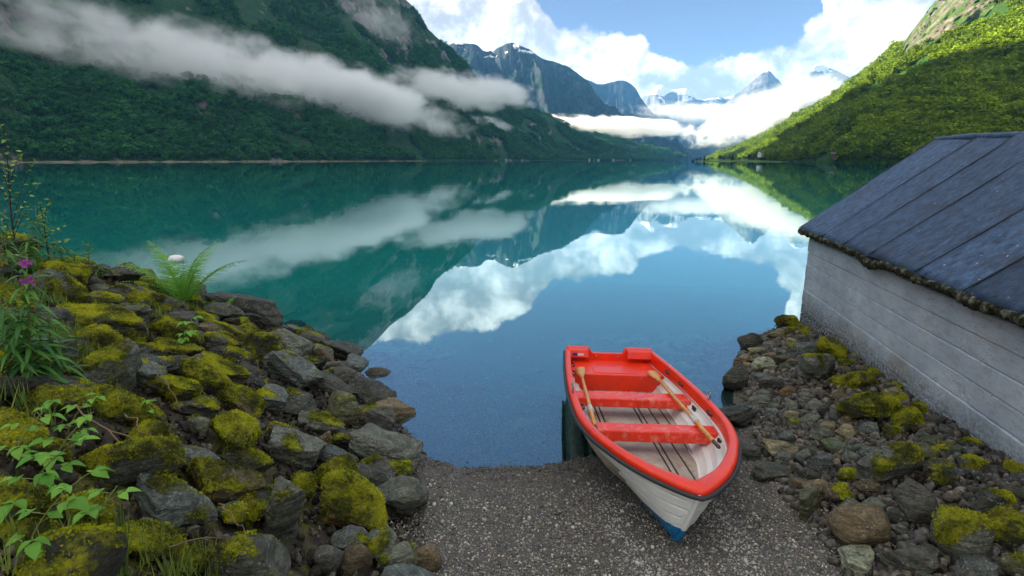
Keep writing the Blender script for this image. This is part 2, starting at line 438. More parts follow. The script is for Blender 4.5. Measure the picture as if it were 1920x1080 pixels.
GREEN_LO, GREEN_HI = (.006, .034, .014), (.035, .10, .028)
m_left = mountain_mat('mountain_left', GREEN_LO, GREEN_HI, (.055, .055, .055), (.22, .20, .185), 900, rock_amt=.42)
def PY(*a): return at_y(*a)
baseA = [(-1500, -900, 0), (-1050, -200, 0), (-800, 300, 0), at_y(60, 301, 760), at_y(330, 301, 900), at_y(600, 301, 1150), at_y(800, 301, 1500), at_y(950, 301, 2000), at_y(1080, 301, 2600), at_y(1180, 301, 3100), at_y(1270, 301, 3700)]
baseA = [(p[0], p[1], 0) for p in baseA]
ridgeA = [(-2500, -700, 1250), (-2050, 100, 1340), (-1750, 900, 1330), (-1480, 1500, 1140), (-1240, 1950, 930), at_y(600, -135, 2350), at_y(700, -52, 2450), at_y(768, 5, 2550), at_y(830, 90, 2750), at_y(908, 160, 3050), at_y(1288, 292, 3950)]
ridgeA = [tuple(p) for p in ridgeA]
ridgeA[9:10] = [tuple(at_y(873, 130, 2900)), tuple(at_y(930, 172, 3100)), tuple(at_y(1060, 225, 3350))]
baseA[9:10] = [tuple(at_y(1150, 301, 2950))[:2] + (0,), tuple(at_y(1190, 301, 3200))[:2] + (0,), tuple(at_y(1230, 301, 3400))[:2] + (0,)]
backA = [(p[0] - 1500, p[1] + 400, p[2] * .75) for p in ridgeA[:6]] + [(p[0] - 500, p[1] + 1200, max(p[2] * .3, -5)) for p in ridgeA[6:]]
oA, GA = loft('mountain_left', baseA, ridgeA, backA, 420, 130, m_left, 70, 420, prof=0.22, gully=0.7, seed=1.0, rough_ridge=0.16)

m_right = mountain_mat('hillside_right', (.006, .040, .010), (.05, .11, .012), (.10, .095, .08), (.30, .27, .22), 420, rock_amt=.22, brown=.15)
baseG = [(420, -300, 0), (400, 100, 0), at_y(2050, 301, 420), at_y(1800, 301, 520), at_y(1640, 301, 600), at_y(1540, 301, 700), at_y(1470, 301, 900), at_y(1420, 301, 1250), at_y(1375, 301, 1800), at_y(1340, 301, 2500), at_y(1320, 301, 3300)]
baseG = [(p[0], p[1], 0) for p in baseG]
ridgeG = [(1500, -500, 520), (1450, 0, 560), at_y(2500, -260, 900), at_y(2150, -230, 1200), at_y(1930, -140, 1400), at_y(1775, -12, 1600), at_y(1715, 55, 1700), at_y(1685, 96, 1800), at_y(1600, 165, 2100), at_y(1480, 228, 2700), at_y(1382, 287, 3400)]
ridgeG = [tuple(p) for p in ridgeG]
backG = [(p[0] + 1200, p[1] + 300, max(p[2] * .8, -5)) for p in ridgeG]
oG, GG = loft('hillside_right', baseG, ridgeG, backG, 360, 120, m_right, 26, 260, prof=0.12, gully=0.6, seed=5.0, rough_ridge=0.35)

m_mid = mountain_mat('mountain_middle', (.003, .014, .010), (.010, .030, .016), (.010, .015, .022), (.045, .055, .065), 900, snow_from=860, rock_amt=.28, scale=.6, brown=.1, snow_amt=.66)  # tones kept very dark to put the shade on this mountain into its colour
def px_line(L): return [tuple(at_y(*q)) for q in L]
rB = px_line([(560, 120, 6000), (700, 100, 5600), (800, 92, 5200), (832, 86, 5050), (857, 80, 5000), (888, 83, 5000), (915, 96, 5000), (935, 88, 5000), (960, 81, 5000), (985, 91, 5000), (1010, 107, 5000), (1068, 127, 5000), (1100, 150, 5000), (1122, 182, 4950), (1150, 216, 4900), (1200, 250, 4800), (1275, 290, 4700)])
bB = [tuple(at_y(q, 301, Y))[:2] + (0,) for q, Y in [(500, 4400), (620, 4300), (700, 4200), (760, 4150), (810, 4100), (850, 4100), (890, 4100), (930, 4100), (970, 4100), (1010, 4100), (1060, 4100), (1110, 4100), (1150, 4150), (1190, 4200), (1225, 4250), (1260, 4350), (1290, 4500)]]
loft('mountain_middle', bB, rB, [(p[0], p[1] + 1500, p[2] * .4) for p in rB], 300, 110, m_mid, 150, 520, prof=.15, gully=1.5, seed=9.0, rough_ridge=.14)

m_far = mountain_mat('mountain_far', (.003, .012, .012), (.008, .022, .018), (.010, .016, .024), (.04, .05, .06), 650, rock_amt=.45, scale=.4, brown=.05)
rC = px_line([(980, 175, 7600), (1060, 152, 7600), (1096, 148, 7500), (1120, 157, 7500), (1145, 153, 7500), (1167, 151, 7500), (1190, 162, 7500), (1205, 186, 7400), (1235, 222, 7300), (1300, 275, 7200)])
loft('mountain_far', [tuple(at_y(q, 301, 6500))[:2] + (0,) for q in (960, 1020, 1070, 1110, 1150, 1180, 1210, 1240, 1280, 1340)], rC, [(p[0], p[1] + 1500, p[2] * .4) for p in rC], 180, 70, m_far, 150, 600, gully=1.4, seed=12.0, rough_ridge=.12)

m_snow = mountain_mat('snow_peak', (.05, .06, .05), (.08, .09, .07), (.07, .08, .09), (.22, .22, .22), 300, snow_from=980, rock_amt=.8, scale=.35, snow_amt=.62)
rD = px_line([(1120, 205, 10800), (1200, 184, 10600), (1218, 173, 10500), (1238, 159, 10500), (1262, 168, 10500), (1290, 167, 10500), (1308, 186, 10500), (1345, 184, 10800), (1390, 180, 11000), (1460, 190, 11000)])
loft('snow_peak', [tuple(at_y(q, 301, 9000))[:2] + (0,) for q in (1100, 1170, 1200, 1230, 1260, 1290, 1320, 1350, 1400, 1480)], rD, [(p[0], p[1] + 1500, p[2] * .4) for p in rD], 180, 60, m_snow, 170, 900, seed=14.0, rough_ridge=.2)

m_peak = mountain_mat('rocky_peak', (.04, .05, .045), (.06, .07, .05), (.07, .075, .085), (.22, .22, .22), 350, snow_from=1150, rock_amt=.75, scale=.4, snow_amt=.22)
rE = px_line([(1310, 240, 9000), (1365, 191, 9000), (1402, 160, 9000), (1437, 132, 9000), (1456, 146, 9000), (1471, 161, 9000), (1488, 186, 9000), (1508, 152, 9300), (1532, 119, 9500), (1560, 128, 9500), (1620, 160, 9500), (1700, 190, 9500)])
loft('rocky_peak', [tuple(at_y(q, 301, 7800))[:2] + (0,) for q in (1290, 1350, 1390, 1420, 1450, 1475, 1500, 1520, 1545, 1580, 1640, 1720)], rE, [(p[0], p[1] + 1500, p[2] * .4) for p in rE], 180, 60, m_peak, 150, 800, seed=17.0, rough_ridge=.15)

rH = px_line([(1090, 262, 5600), (1150, 258, 5600), (1215, 266, 5500), (1260, 270, 5400), (1310, 272, 5400), (1360, 268, 5400), (1420, 262, 5400), (1500, 250, 5400)])
loft('hills_far', [tuple(at_y(q, 301, 4700))[:2] + (0,) for q in (1090, 1150, 1210, 1260, 1310, 1360, 1420, 1500)], rH, [(p[0], p[1] + 900, p[2] * .3) for p in rH], 100, 30, m_far, 40, 500, seed=21.0)

# ------------------------------------------------------------------ low green headland on the far right shore
m_field, n, out = material('headland_grass')
P = wpos(n)
c = n.ramp(n.noise(P, 0.02, 5, .6), [(0.35, (.03, .06, .012)), (0.55, (.08, .14, .02)), (0.7, (.13, .15, .04))])
surface(n, out, c, 0.9, spec=.1)
HPX = np.linspace(1288, 1500, 60); HY = np.linspace(0, 1, 16); vs = []
for q in HPX:
    s = (q - 1288) / 212.0
    y0, y1 = 1080 - 330 * s ** 1.5, 1180 + 620 * min(1, s * 2.0)
    for t in HY:
        Y = y0 + (y1 - y0) * t; p = at_y(q, 301, Y)
        edge = min(1, s / .10) * min(1, t / .12)
        zz = -2.0 + edge * (2.8 + 7.0 * t * s + 1.2 * math.sin(q * .13) * t) if edge > 0 else -2.0
        vs.append((p.x, Y, zz))
mesh_obj('headland', np.array(vs), grid_faces_np(len(HPX), len(HY)), m_field, kind='structure')
# pale stony strip along the left shore
m_strand, n, out = material('stony_strand'); P = wpos(n)
surface(n, out, n.ramp(n.noise(P, .06, 6, .7), [(.35, (.03, .06, .02)), (.5, (.13, .11, .07)), (.7, (.24, .20, .15))]), .9, spec=.1)
st = catmull(np.array([tuple(at_y(q, 301, Y))[:2] + (0,) for q, Y in [(-150, 590), (60, 740), (330, 880), (480, 1000), (600, 1130), (700, 1290), (800, 1480)]]), 160)
vs = []
for i, p in enumerate(st):
    t = st[min(i + 1, 159)] - st[max(i - 1, 0)]; t /= np.linalg.norm(t); nr = np.array([t[1], -t[0], 0])
    wv = 10 + 9 * float(fbm(np.array([[i * .11, 0, 0]]), 3)[0])
    hz_ = max(.15, 1.6 + 2.6 * float(fbm(np.array([[i * .37, 4, 0]]), 3)[0]))
    vs += [tuple(p + nr * (4 + wv * .4) + [0, 0, -1.5]), tuple(p + nr * 0 + [0, 0, hz_ * .35]), tuple(p - nr * max(4, wv) + [0, 0, hz_]), tuple(p - nr * (max(4, wv) + 50) + [0, 0, -6])]
mesh_obj('strand', np.array(vs), grid_faces_np(160, 4), m_strand, kind='structure')

# ------------------------------------------------------------------ woods on the slopes
def leaf_mat(name, lo, hi, trans=0.25, nscale=.12, rough=.6):
    m, n, out = material(name)
    P = wpos(n); oi = n.new('ShaderNodeObjectInfo').outputs['Random']
    t = n.math('ADD', n.math('MULTIPLY', oi, .35), n.math('ADD', n.math('MULTIPLY', n.noise(P, nscale, 3), .25), n.math('MULTIPLY', n.noise(P, .012, 4, .6), .55)))
    surface(n, out, n.mix(n.mr(t, .15, .85), lo, hi), rough, trans=trans, spec=.2)
    return m
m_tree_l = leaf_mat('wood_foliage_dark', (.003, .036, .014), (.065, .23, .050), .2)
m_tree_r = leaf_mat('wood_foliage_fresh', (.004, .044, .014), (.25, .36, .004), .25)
m_bark = material('bark')[0]
def _bark():
    n = N(m_bark.node_tree); out = [q for q in m_bark.node_tree.nodes if q.type == 'OUTPUT_MATERIAL'][0]
    surface(n, out, n.mix(n.noise(tc(n), 9, 4), (.03, .022, .016), (.12, .10, .085)), .9)
_bark()
def tree_mesh(name, mat, seed, conifer=False, leaves=150, size=1.0):
    """unit tree, 1 m tall: tapered trunk, limbs and a crown of small leaf clumps"""
    r = np.random.default_rng(seed); a = Acc()
    a.add(tube([(0, 0, -.05), (0.01, 0, .3), (0, .01, .75)], [.022, .016, .005], 5)); nt = len(a.f)
    if not conifer:
        lobes = [(r.normal(0, .13), r.normal(0, .13), r.uniform(.38, .82), r.uniform(.14, .24)) for _ in range(7)]
        for lx, ly, lz, lr in lobes[:4]: a.add(tube([(0, 0, lz * .5), (lx, ly, lz)], [.010, .003], 4))
        nt = len(a.f)
    for i in range(leaves):
        if conifer:
            h = r.uniform(.08, 1) ; rad = (1 - h) * .24 * r.uniform(.6, 1.05) + .01; an = r.uniform(0, 6.28)
            c = np.array([math.cos(an) * rad, math.sin(an) * rad, h]); s = .05 + .05 * (1 - h)
        else:
            lx, ly, lz, lr = lobes[r.integers(len(lobes))]
            dv = r.normal(size=3); dv /= np.linalg.norm(dv); c = np.array([lx, ly, lz]) + dv * lr * r.uniform(.55, 1.08) * np.array([1, 1, .9]); s = r.uniform(.045, .085)
        n1 = r.normal(size=3); n1 /= np.linalg.norm(n1); n2 = np.cross(n1, r.normal(size=3)); n2 /= np.linalg.norm(n2)
        k = len(a.v); a.v += [tuple(c - n1 * s), tuple(c + n2 * s * .7), tuple(c + n1 * s), tuple(c - n2 * s * .7 + np.cross(n1, n2) * s * .4)]; a.f.append((k, k + 1, k + 2, k + 3))
    me = bpy.data.meshes.new(name); me.from_pydata(a.v, [], a.f); me.materials.append(m_bark); me.materials.append(mat)
    me.polygons.foreach_set('material_index', [0] * nt + [1] * (len(a.f) - nt)); me.update()
    return me
def wood(name, G, nvf, count, mat, vmax, hts, label, seed, thin=.0, keep=None):
    r = np.random.default_rng(seed); nu = G.shape[0]
    u = r.uniform(0, nu - 1.001, count * 3); v = r.uniform(0, 1, count * 3) ** 1.25 * vmax * (nvf - 1)
    i, j = u.astype(int), v.astype(int); fu, fv = (u - i)[:, None], (v - j)[:, None]
    p = (G[i, j] * (1 - fu) + G[i + 1, j] * fu) * (1 - fv) + (G[i, j + 1] * (1 - fu) + G[i + 1, j + 1] * fu) * fv
    Pc = p - np.array([0, 0, CAM_H]); zc = Pc[:, 1] * cp - Pc[:, 2] * sp; px = 960 + FPX * Pc[:, 0] / np.maximum(zc, 1); py = 540 - FPX * (Pc[:, 1] * sp + Pc[:, 2] * cp) / np.maximum(zc, 1)
    ok = (zc > 50) & (px > -140) & (px < 2060) & (py > -330) & (p[:, 2] > 2.0)
    ok &= fbm(p / 130.0, 3) > thin + .5 * (v / (nvf - 1)) - .35
    if keep is not None: ok &= keep(px, py)
    p, zc = p[ok], zc[ok]
    # even density on screen and ground: nearer places keep more
    p = p[:count]; zc = zc[:count]; m = len(p)
    s = (hts[0] + (hts[1] - hts[0]) * r.uniform(size=m) ** 1.8) * (1 + .45 * np.clip(fbm(p / 70.0, 2), -1, 1))
    wdt = r.uniform(1.0, 1.5, m) * s
    pick = np.where(r.uniform(size=m) < .10 + .35 * np.clip(fbm(p / 160.0 + 7, 2), 0, 1), 4, r.integers(0, 4, m))
    protos = [tree_mesh(name + '_tree', mat, seed * 10 + q) for q in range(4)] + [tree_mesh(name + '_spruce', mat, seed * 10 + 9, True, 170)]
    return instanced(name, p - np.array([0, 0, .3]), np.c_[wdt, wdt, s], np.c_[np.zeros(m), np.zeros(m), r.uniform(0, 6.28, m)], pick, protos, label, 'forest')
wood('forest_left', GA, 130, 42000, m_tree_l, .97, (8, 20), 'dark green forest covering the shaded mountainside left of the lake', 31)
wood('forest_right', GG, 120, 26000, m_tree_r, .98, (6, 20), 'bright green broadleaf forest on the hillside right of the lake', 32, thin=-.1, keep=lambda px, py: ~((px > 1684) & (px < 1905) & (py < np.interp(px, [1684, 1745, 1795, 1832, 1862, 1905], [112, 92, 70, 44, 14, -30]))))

# ------------------------------------------------------------------ mist banks hugging the slopes (real volumes)
bvhA = BVHTree.FromPolygons([tuple(q) for q in GA.reshape(-1, 3)], [tuple(q) for q in grid_faces_np(GA.shape[0], GA.shape[1])])
def surf_dist(px, py, bvh=bvhA):
    d = ray(px, py).normalized(); h = bvh.ray_cast(Vector((0, 0, CAM_H)), d, 20000)
    return h[0]
def mist_mat(name, dens, size, nsc, soft=.45, thr=.0, col=(1.0, 1.0, 1.0)):
    m, n, out = material(name)
    p = tc(n, 'Object')
    q = n.vmath('MULTIPLY', p, tuple(s / max(size) for s in size))
    n1 = n.noise(n.mapping(q, (.8, 1, 1.25)), nsc, 7, .62, .35)
    r = n.vmath('LENGTH', p)
    # flatter base than top
    e = n.math('SUBTRACT', n.math('ADD', n.math('SUBTRACT', 1.0, r), n.math('MULTIPLY', n.math('SUBTRACT', n1, .5), 2.1)), .18 + thr)
    f = n.mr(e, 0.0, soft, 0, 1, True)
    f = n.math('MULTIPLY', f, n.mr(r, 1.0, .86))
    pv = n.new('ShaderNodeVolumePrincipled'); pv.inputs['Color'].default_value = (*col, 1)
    n.put(pv.inputs['Density'], n.math('MULTIPLY', f, dens)); pv.inputs['Anisotropy'].default_value = 0.2
    n.t.links.new(pv.outputs[0], out.inputs['Volume'])
    return m
_ico = None
def ico(sub):
    bm = bmesh.new(); bmesh.ops.create_icosphere(bm, subdivisions=sub, radius=1.0)
    v = np.array([tuple(q.co) for q in bm.verts]); f = [tuple(x.index for x in q.verts) for q in bm.faces]; bm.free(); return v, f
ICO = {s: ico(s) for s in (1, 2, 3, 4, 5)}
def mist(label, p0, p1, hh, dd, dens, nsc=3.0, soft=.45, thr=0., lift=0.):
    """ellipsoid of vapour from one end point to the other; hh half height, dd half depth in metres"""
    p0, p1 = Vector(p0), Vector(p1); c = (p0 + p1) / 2; ax = (p1 - p0); L = ax.length / 2; ax.normalize()
    side = Vector((-ax.y, ax.x, 0)).normalized(); up = ax.cross(side)
    if up.z < 0: side, up = -side, -up
    v, f = ICO[4]
    v = v * (1 - .05 + .05 * fbm(v * 2.2 + L, 3))[:, None]
    size = (L, dd, hh)
    o = mesh_obj('mist_bank', v, f, mist_mat('mist', dens, size, nsc, soft, thr))
    o.matrix_world = Matrix.Translation(c) @ Matrix((ax, side, up)).transposed().to_4x4() @ Matrix.Diagonal((*size, 1))
    tag(o, label, 'mist', kind='stuff')
    return o
def front(px, py, back=.93):
    h = surf_dist(px, py)
    return Vector((0, 0, CAM_H)) + (h - Vector((0, 0, CAM_H))) * back if h else at_y(px, py, 2300)
mist('broad white mist bank slanting across the dark left mountainside', front(-420, -75, .95), front(900, 245, .93), 92, 150, .024, 9.0, .60)
mist('thick white head of the slanting mist bank above the far shore', front(330, 90, .93), front(850, 226, .92), 80, 140, .026, 7.0, .55)
mist('ragged mist patch drifting before the snow-streaked mountain foot', front(660, 140, .9), at_y(1010, 190, 2500), 76, 160, .018, 7.5, .5, .06)
mist('thin mist veil around the crest of the left mountain', front(600, -10, .95), front(800, 85, .97), 120, 130, .006, 4.6, .7, .08)
mist('small torn mist wisp under the ragged patch', front(720, 205, .93), at_y(960, 245, 2600), 40, 120, .012, 6.0, .4, .08)
mist('long flat mist layer above the far end of the lake', at_y(830, 224, 3300), at_y(1370, 247, 3600), 70, 260, .018, 8.0, .36)
mist('bright sunlit mist rising along the right hillside', at_y(1280, 272, 2900), at_y(1665, 122, 1750), 92, 190, .013, 7.0, .6)
mist('pale sunlit cloud billowing beside the right hand cliff', at_y(1575, 140, 3300), at_y(1770, -10, 2900), 200, 350, .006, 6.0, .7)
mist('grey mist hanging before the snowy far peaks', at_y(1170, 205, 7000), at_y(1450, 218, 7000), 150, 500, .0040, 6.0, .5)

# ------------------------------------------------------------------ haze in the valley air
hz, n, out = material('haze')
pv = n.new('ShaderNodeVolumePrincipled'); pv.inputs['Color'].default_value = (.15, .48, 1.0, 1); pv.inputs['Density'].default_value = 4.0e-5; pv.inputs['Anisotropy'].default_value = 0.0
n.t.links.new(pv.outputs[0], out.inputs['Volume'])
v, f = box_vf((0, 6000, 948), (12000, 14500, 1904))
hb = mesh_obj('haze', v, f, hz, smooth=False, kind='stuff'); hb['label'] = 'thin blue haze filling the valley air'

# ================================================================== BOATHOUSE
m_conc, n, out = material('board_marked_concrete')
P = tc(n, 'Object'); x, y, z = n.sep(P)
big = n.noise(P, 1.3, 6, .6); fine = n.noise(n.mapping(P, (1, 1, 3)), 26, 6, .7)
c = n.mix(n.mr(big, .3, .7), (.43, .51, .60), (.74, .83, .92))
c = n.mix(n.math('MULTIPLY', n.mr(n.noise(P, 0.8, 5), .55, .72), .5), c, (.50, .44, .30))
pits = n.mr(n.noise(n.mapping(P, (1, 1, 1.6)), 38, 5, .8), .57, .66)
pits = n.math('MULTIPLY', pits, n.mr(n.noise(P, 2.6, 4), .38, .60))
c = n.mix(n.math('MULTIPLY', n.mr(n.noise(n.mapping(P, (.6, 1, 2.5)), 6, 6, .75), .48, .68), .45), c, (.22, .24, .26))
c = n.mix(n.math('MULTIPLY', pits, .9), c, (.045, .045, .045))
grime = n.math('MULTIPLY', n.mr(n.math('ADD', z, n.math('MULTIPLY', n.math('SUBTRACT', n.noise(P, 4.5, 6, .7), .5), .55)), .95, .45), n.mr(n.noise(P, 22, 5, .75), .34, .55))
c = n.mix(grime, c, (.035, .036, .026))
efl = n.mr(n.noise(n.mapping(P, (.35, 1, 14)), 3.0, 4), .66, .72)
c = n.mix(n.math('MULTIPLY', efl, .5), c, (.62, .64, .66))
surface(n, out, c, .85, n.bump(n.math('ADD', n.math('MULTIPLY', fine, .8), n.math('MULTIPLY', pits, -1.0)), .8, .02), spec=.25)

m_roof, n, out = material('weathered_roof_felt')
P = tc(n, 'Object')
str_ = n.noise(n.mapping(P, (1.7, 1.0, 1.0)), 7.0, 7, .75)
c = n.mix(n.mr(str_, .34, .64), (.010, .022, .045), (.085, .135, .21))
c = n.mix(n.mr(n.noise(n.mapping(P, (9, .7, .7)), 1.5, 5, .6), .66, .70, 0, .6), c, (.22, .32, .50))
c = n.mix(n.math('MULTIPLY', n.mr(n.noise(P, 1.7, 6, .6), .54, .68), .65), c, (.045, .036, .045))
c = n.mix(n.mr(n.noise(n.mapping(P, (1.7, .9, 1)), 16, 6, .8), .60, .66), c, (.20, .27, .36))
c = n.mix(n.mr(n.voro(n.mapping(P, (1.6, .8, 1)), 5.2), .075, .045), c, (.52, .53, .50))
c = n.mix(n.mr(n.noise(n.mapping(P, (1, .6, 1)), 24, 5, .8), .60, .67), c, (.008, .010, .014))
oi = n.new('ShaderNodeObjectInfo').outputs['Random']
c = n.mix(1.0, c, n.ramp(oi, [(0, (.48, .60, .76)), (1, (.98, 1.22, 1.45))]), 'MULTIPLY')
surface(n, out, c, .62, n.bump(n.math('ADD', n.noise(P, 40, 5, .7), n.math('MULTIPLY', str_, 2.0)), .55, .012), spec=.4)

m_seam, n, out = material('tarred_seam'); surface(n, out, n.mix(n.noise(tc(n), 6, 4), (.006, .008, .014), (.03, .04, .06)), .7)
m_crust, n, out = material('lichen_crust')
P = tc(n, 'Object')
c = n.ramp(n.noise(P, 11, 6, .7), [(.32, (.010, .010, .006)), (.48, (.035, .035, .018)), (.56, (.10, .11, .075)), (.66, (.30, .31, .25))])
c = n.mix(n.mr(n.noise(P, 5.1, 6, .7), .62, .70, 0, .7), c, (.14, .14, .02))
surface(n, out, c, .95, n.bump(n.noise(P, 45, 5, .8), .9, .03), spec=.1)

Wc = Vector((5.81, 10.88, 0)); e1 = Vector((-.188, -.982, 0)).normalized(); e2 = Vector((.982, -.188, 0)).normalized()
bh = empty('boathouse', Wc); bh.matrix_world = Matrix.Translation(Wc) @ Matrix((e1, e2, Vector((0, 0, 1)))).transposed().to_4x4()
tag(bh, 'low grey concrete boathouse with a dark mossy felt roof on the right shore', 'boathouse')
WL, HALF = 13.0, 2.06                      # wall length; half width between wall faces
# cast courses of the long wall, each board mark a piece of its own, with a little offset between them
zc_ = [-.25, .12, .40, .64, .90, 1.15, 1.40, 1.64, 1.90]
for i in range(len(zc_) - 1):
    off = rnd.uniform(-.011, .011) - (.02 if i == 0 else 0)
    nx = 110; vs = []
    for k in range(nx + 1):
        xx = WL * k / nx
        for q, (zz, inset) in enumerate(((zc_[i] + .001, .016), (zc_[i] + .014, 0), (zc_[i + 1] - .014, 0), (zc_[i + 1] - .001, .016))):
            j = .004 * math.sin(xx * 1.7 + i) + .005 * rnd.uniform(-1, 1)
            vs.append((xx, off + inset + j * .6, zz + (.003 * rnd.uniform(-1, 1) if q in (0, 3) else 0)))
        vs.append((xx, .20, zc_[i + 1] - .002)); vs.append((xx, .20, zc_[i] + .002))
    f = []
    for k in range(nx):
        for q in range(6):
            a0 = k * 6 + q; a1 = k * 6 + (q + 1) % 6
            f.append((a0, a1, a1 + 6, a0 + 6))
    f += [tuple(range(6)), tuple(nx * 6 + q for q in range(6))[::-1]]
    mesh_obj('wall_course', vs, f, m_conc, bh, smooth=False)
# lake-side gable and the hidden far wall
RZ, EZ = 3.76, 2.05
gb = [(0.03, .21, -.3), (0.03, 2 * HALF - .01, -.3), (0.03, 2 * HALF - .01, 1.9), (0.03, HALF, 3.55), (0.03, .21, 1.9)]
gv = gb + [(q[0] + .18, q[1], q[2]) for q in gb]
mesh_obj('gable_wall', gv, [(0, 1, 2, 3, 4)[::-1], (5, 6, 7, 8, 9)] + [(i, (i + 1) % 5, 5 + (i + 1) % 5, 5 + i) for i in range(5)], m_conc, bh, smooth=False)
v, f = box_vf((WL / 2 + .12, 2 * HALF - .11, .8), (WL - .3, .2, 2.18)); mesh_obj('back_wall', v, f, m_conc, bh, smooth=False)
# roof: rolls of felt laid from eave to ridge, each lapping over its neighbour
OV = .115; rake = Vector((0, HALF + OV, RZ - EZ)); rl = rake.length; ru = rake.normalized(); rn = Vector((0, -ru.z, ru.y))
roof = empty('roof'); roof.parent = bh
x0 = -.25; widths = []
while x0 < WL + .4:
    wd = rnd.choice((1.0, 1.18, 1.3, .86)); widths.append((x0, wd)); x0 += wd
for i, (xa, wd) in enumerate(widths):
    for side in (0, 1):
        nx, nv = 6, 26; vs = []
        for k in range(nx + 1):
            for q in range(nv + 1):
                t = q / nv; sx_ = xa + (wd + .03) * k / nx
                lap = .036 * (1 - k / nx) + .004 * math.sin(t * 9 + i * 2.1)
                und = .006 * math.sin(t * 5.1 + i) + .003 * math.sin(t * 13 + k + i * 3)
                wob = .012 * math.sin(t * 7 + i * 1.3) * (1 if k in (0, nx) else 0)
                p = Vector((sx_ + wob, -OV, EZ)) + rake * t + rn * (lap + und - (.02 if t == 0 else 0))
                if side: p.y = 2 * HALF - p.y
                vs.append(p)
        f = grid_faces(nx + 1, nv + 1)
        o = mesh_obj('roof_felt', vs, f, m_roof, roof)
        sd = o.modifiers.new('thick', 'SOLIDIFY'); sd.thickness = .022; sd.offset = -1 if not side else 1
for i, (xa, wd) in enumerate(widths):
    pth = [Vector((xa + .012 * math.sin(t * 7 + i * 1.3), -OV, EZ)) + rake * t + rn * .034 for t in np.linspace(.0, .995, 16)]
    mesh_obj('seam', *tube(pth, .009, 5), m_seam, roof)
# rafters / boarding under the felt
for side in (0, 1):
    p = [Vector((xx, -OV + .03, EZ - .045)) for xx in (-.22, WL + .3)] + [Vector((xx, HALF, RZ - .05)) for xx in (WL + .3, -.22)]
    if side: p = [Vector((q.x, 2 * HALF - q.y, q.z)) for q in p]
    vv = p + [q - rn * .05 if not side else q + Vector((0, -rn.y * -1, -rn.z)) * .05 for q in p]
    mesh_obj('roof_boarding', vv, [(0, 1, 2, 3), (7, 6, 5, 4), (0, 4, 5, 1), (1, 5, 6, 2), (2, 6, 7, 3), (3, 7, 4, 0)], m_bark, roof, smooth=False)
# ridge roll
o = mesh_obj('ridge_cap', *tube([(x_, HALF + .01 * math.sin(x_ * 3), RZ + .0 + .012 * math.sin(x_ * 2.3)) for x_ in np.linspace(-.25, WL + .3, 60)], .055, 8), m_roof, roof)
# lichen and moss crust hanging along the eave
nx = 420; ns = 10; vs = []
for k in range(nx + 1):
    xx = -.26 + (WL + .5) * k / nx
    nn = fbm(np.array([[xx * 2.1, 0, 4], [xx * 7, 3, 1], [xx * .8, 8, 2]]), 3)
    sag = .10 * math.exp(-((xx - 3.05) / .33) ** 2) + .05 * math.exp(-((xx - 5.6) / .3) ** 2)
    rr = .052 + .018 * nn[0] + .012 * nn[1]
    for q in range(ns):
        an = 2 * math.pi * q / ns
        vs.append((xx, -OV - .005 + rr * .62 * math.cos(an), EZ - .035 - sag * .5 + .012 * nn[2] + (rr + (sag * .5 if math.sin(an) < 0 else 0)) * math.sin(an) * .95))
vs = np.array(vs); vs += (fbm(vs * 14, 3) * .016)[:, None] * np.array([.3, 1, 1])
f = [(k * ns + q, k * ns + (q + 1) % ns, (k + 1) * ns + (q + 1) % ns, (k + 1) * ns + q) for k in range(nx) for q in range(ns)]
f += [tuple(range(ns)), tuple(nx * ns + q for q in range(ns))[::-1]]
o = mesh_obj('eave_crust', vs, f, m_crust, roof); o['label'] = 'crust of grey lichen and moss along the roof edge'

# ================================================================== BOAT
def plain(name, col, rough=.4, var=.06, scale=8, spec=.5, coat=0, metallic=0, scuff=None, scuff_amt=(.62, .72), scuff_scale=14):
    m, n, out = material(name); P = tc(n, 'Object')
    nz = n.noise(P, scale, 5, .6)
    lo = tuple(max(0, q * (1 - var * 2.2)) for q in col); hi = tuple(min(1, q * (1 + var * 1.6)) for q in col)
    c = n.mix(n.mr(nz, .3, .7), lo, hi)
    if scuff:
        c = n.mix(n.mr(n.noise(P, scuff_scale, 6, .75), *scuff_amt, 0, .8), c, scuff)
    surface(n, out, c, n.mr(nz, .3, .7, rough * .85, min(1, rough * 1.2)), n.bump(n.noise(P, 60, 3), .08, .004), spec=spec, coat=coat, metallic=metallic)
    return m
m_red = plain('red_gelcoat', (.86, .035, .006), .34, .06, 5, scuff=(.88, .26, .18), scuff_amt=(.60, .78), scuff_scale=7)
m_redseat = plain('red_seat', (.86, .035, .008), .38, .06, 5, scuff=(.90, .36, .27), scuff_amt=(.50, .72), scuff_scale=11)
m_white, n, out = material('hull_paint'); P = tc(n, 'Object'); x, y, z = n.sep(P)
c = n.mix(n.mr(n.noise(P, 3, 5), .3, .7), (.74, .74, .70), (.84, .84, .80)); c = n.mix(n.mr(n.noise(P, 7, 6, .75), .62, .80, 0, .7), c, (.45, .44, .38))
blue = n.mix(n.mr(n.noise(P, 18, 6, .75), .60, .68, 0, .8), n.mix(n.noise(P, 5, 4), (.006, .12, .30), (.012, .22, .46)), (.45, .55, .58))
wl_ = n.math('ADD', n.math('MULTIPLY_ADD', n.mr(x, 3.6, 4.5), .05, .135), n.math('MULTIPLY', n.math('SUBTRACT', n.noise(P, 9, 4), .5), .012))
c = n.mix(n.math('LESS_THAN', z, wl_), c, blue)
surface(n, out, c, .4, n.bump(n.noise(P, 60, 3), .08, .004))
m_blue = plain('blue_antifouling', (.010, .17, .38), .6, .15, 6, scuff=(.40, .48, .50), scuff_amt=(.60, .68), scuff_scale=18)
m_liner = plain('grey_liner', (.40, .35, .285), .6, .16, 4, scuff=(.14, .11, .075), scuff_amt=(.54, .70), scuff_scale=13)
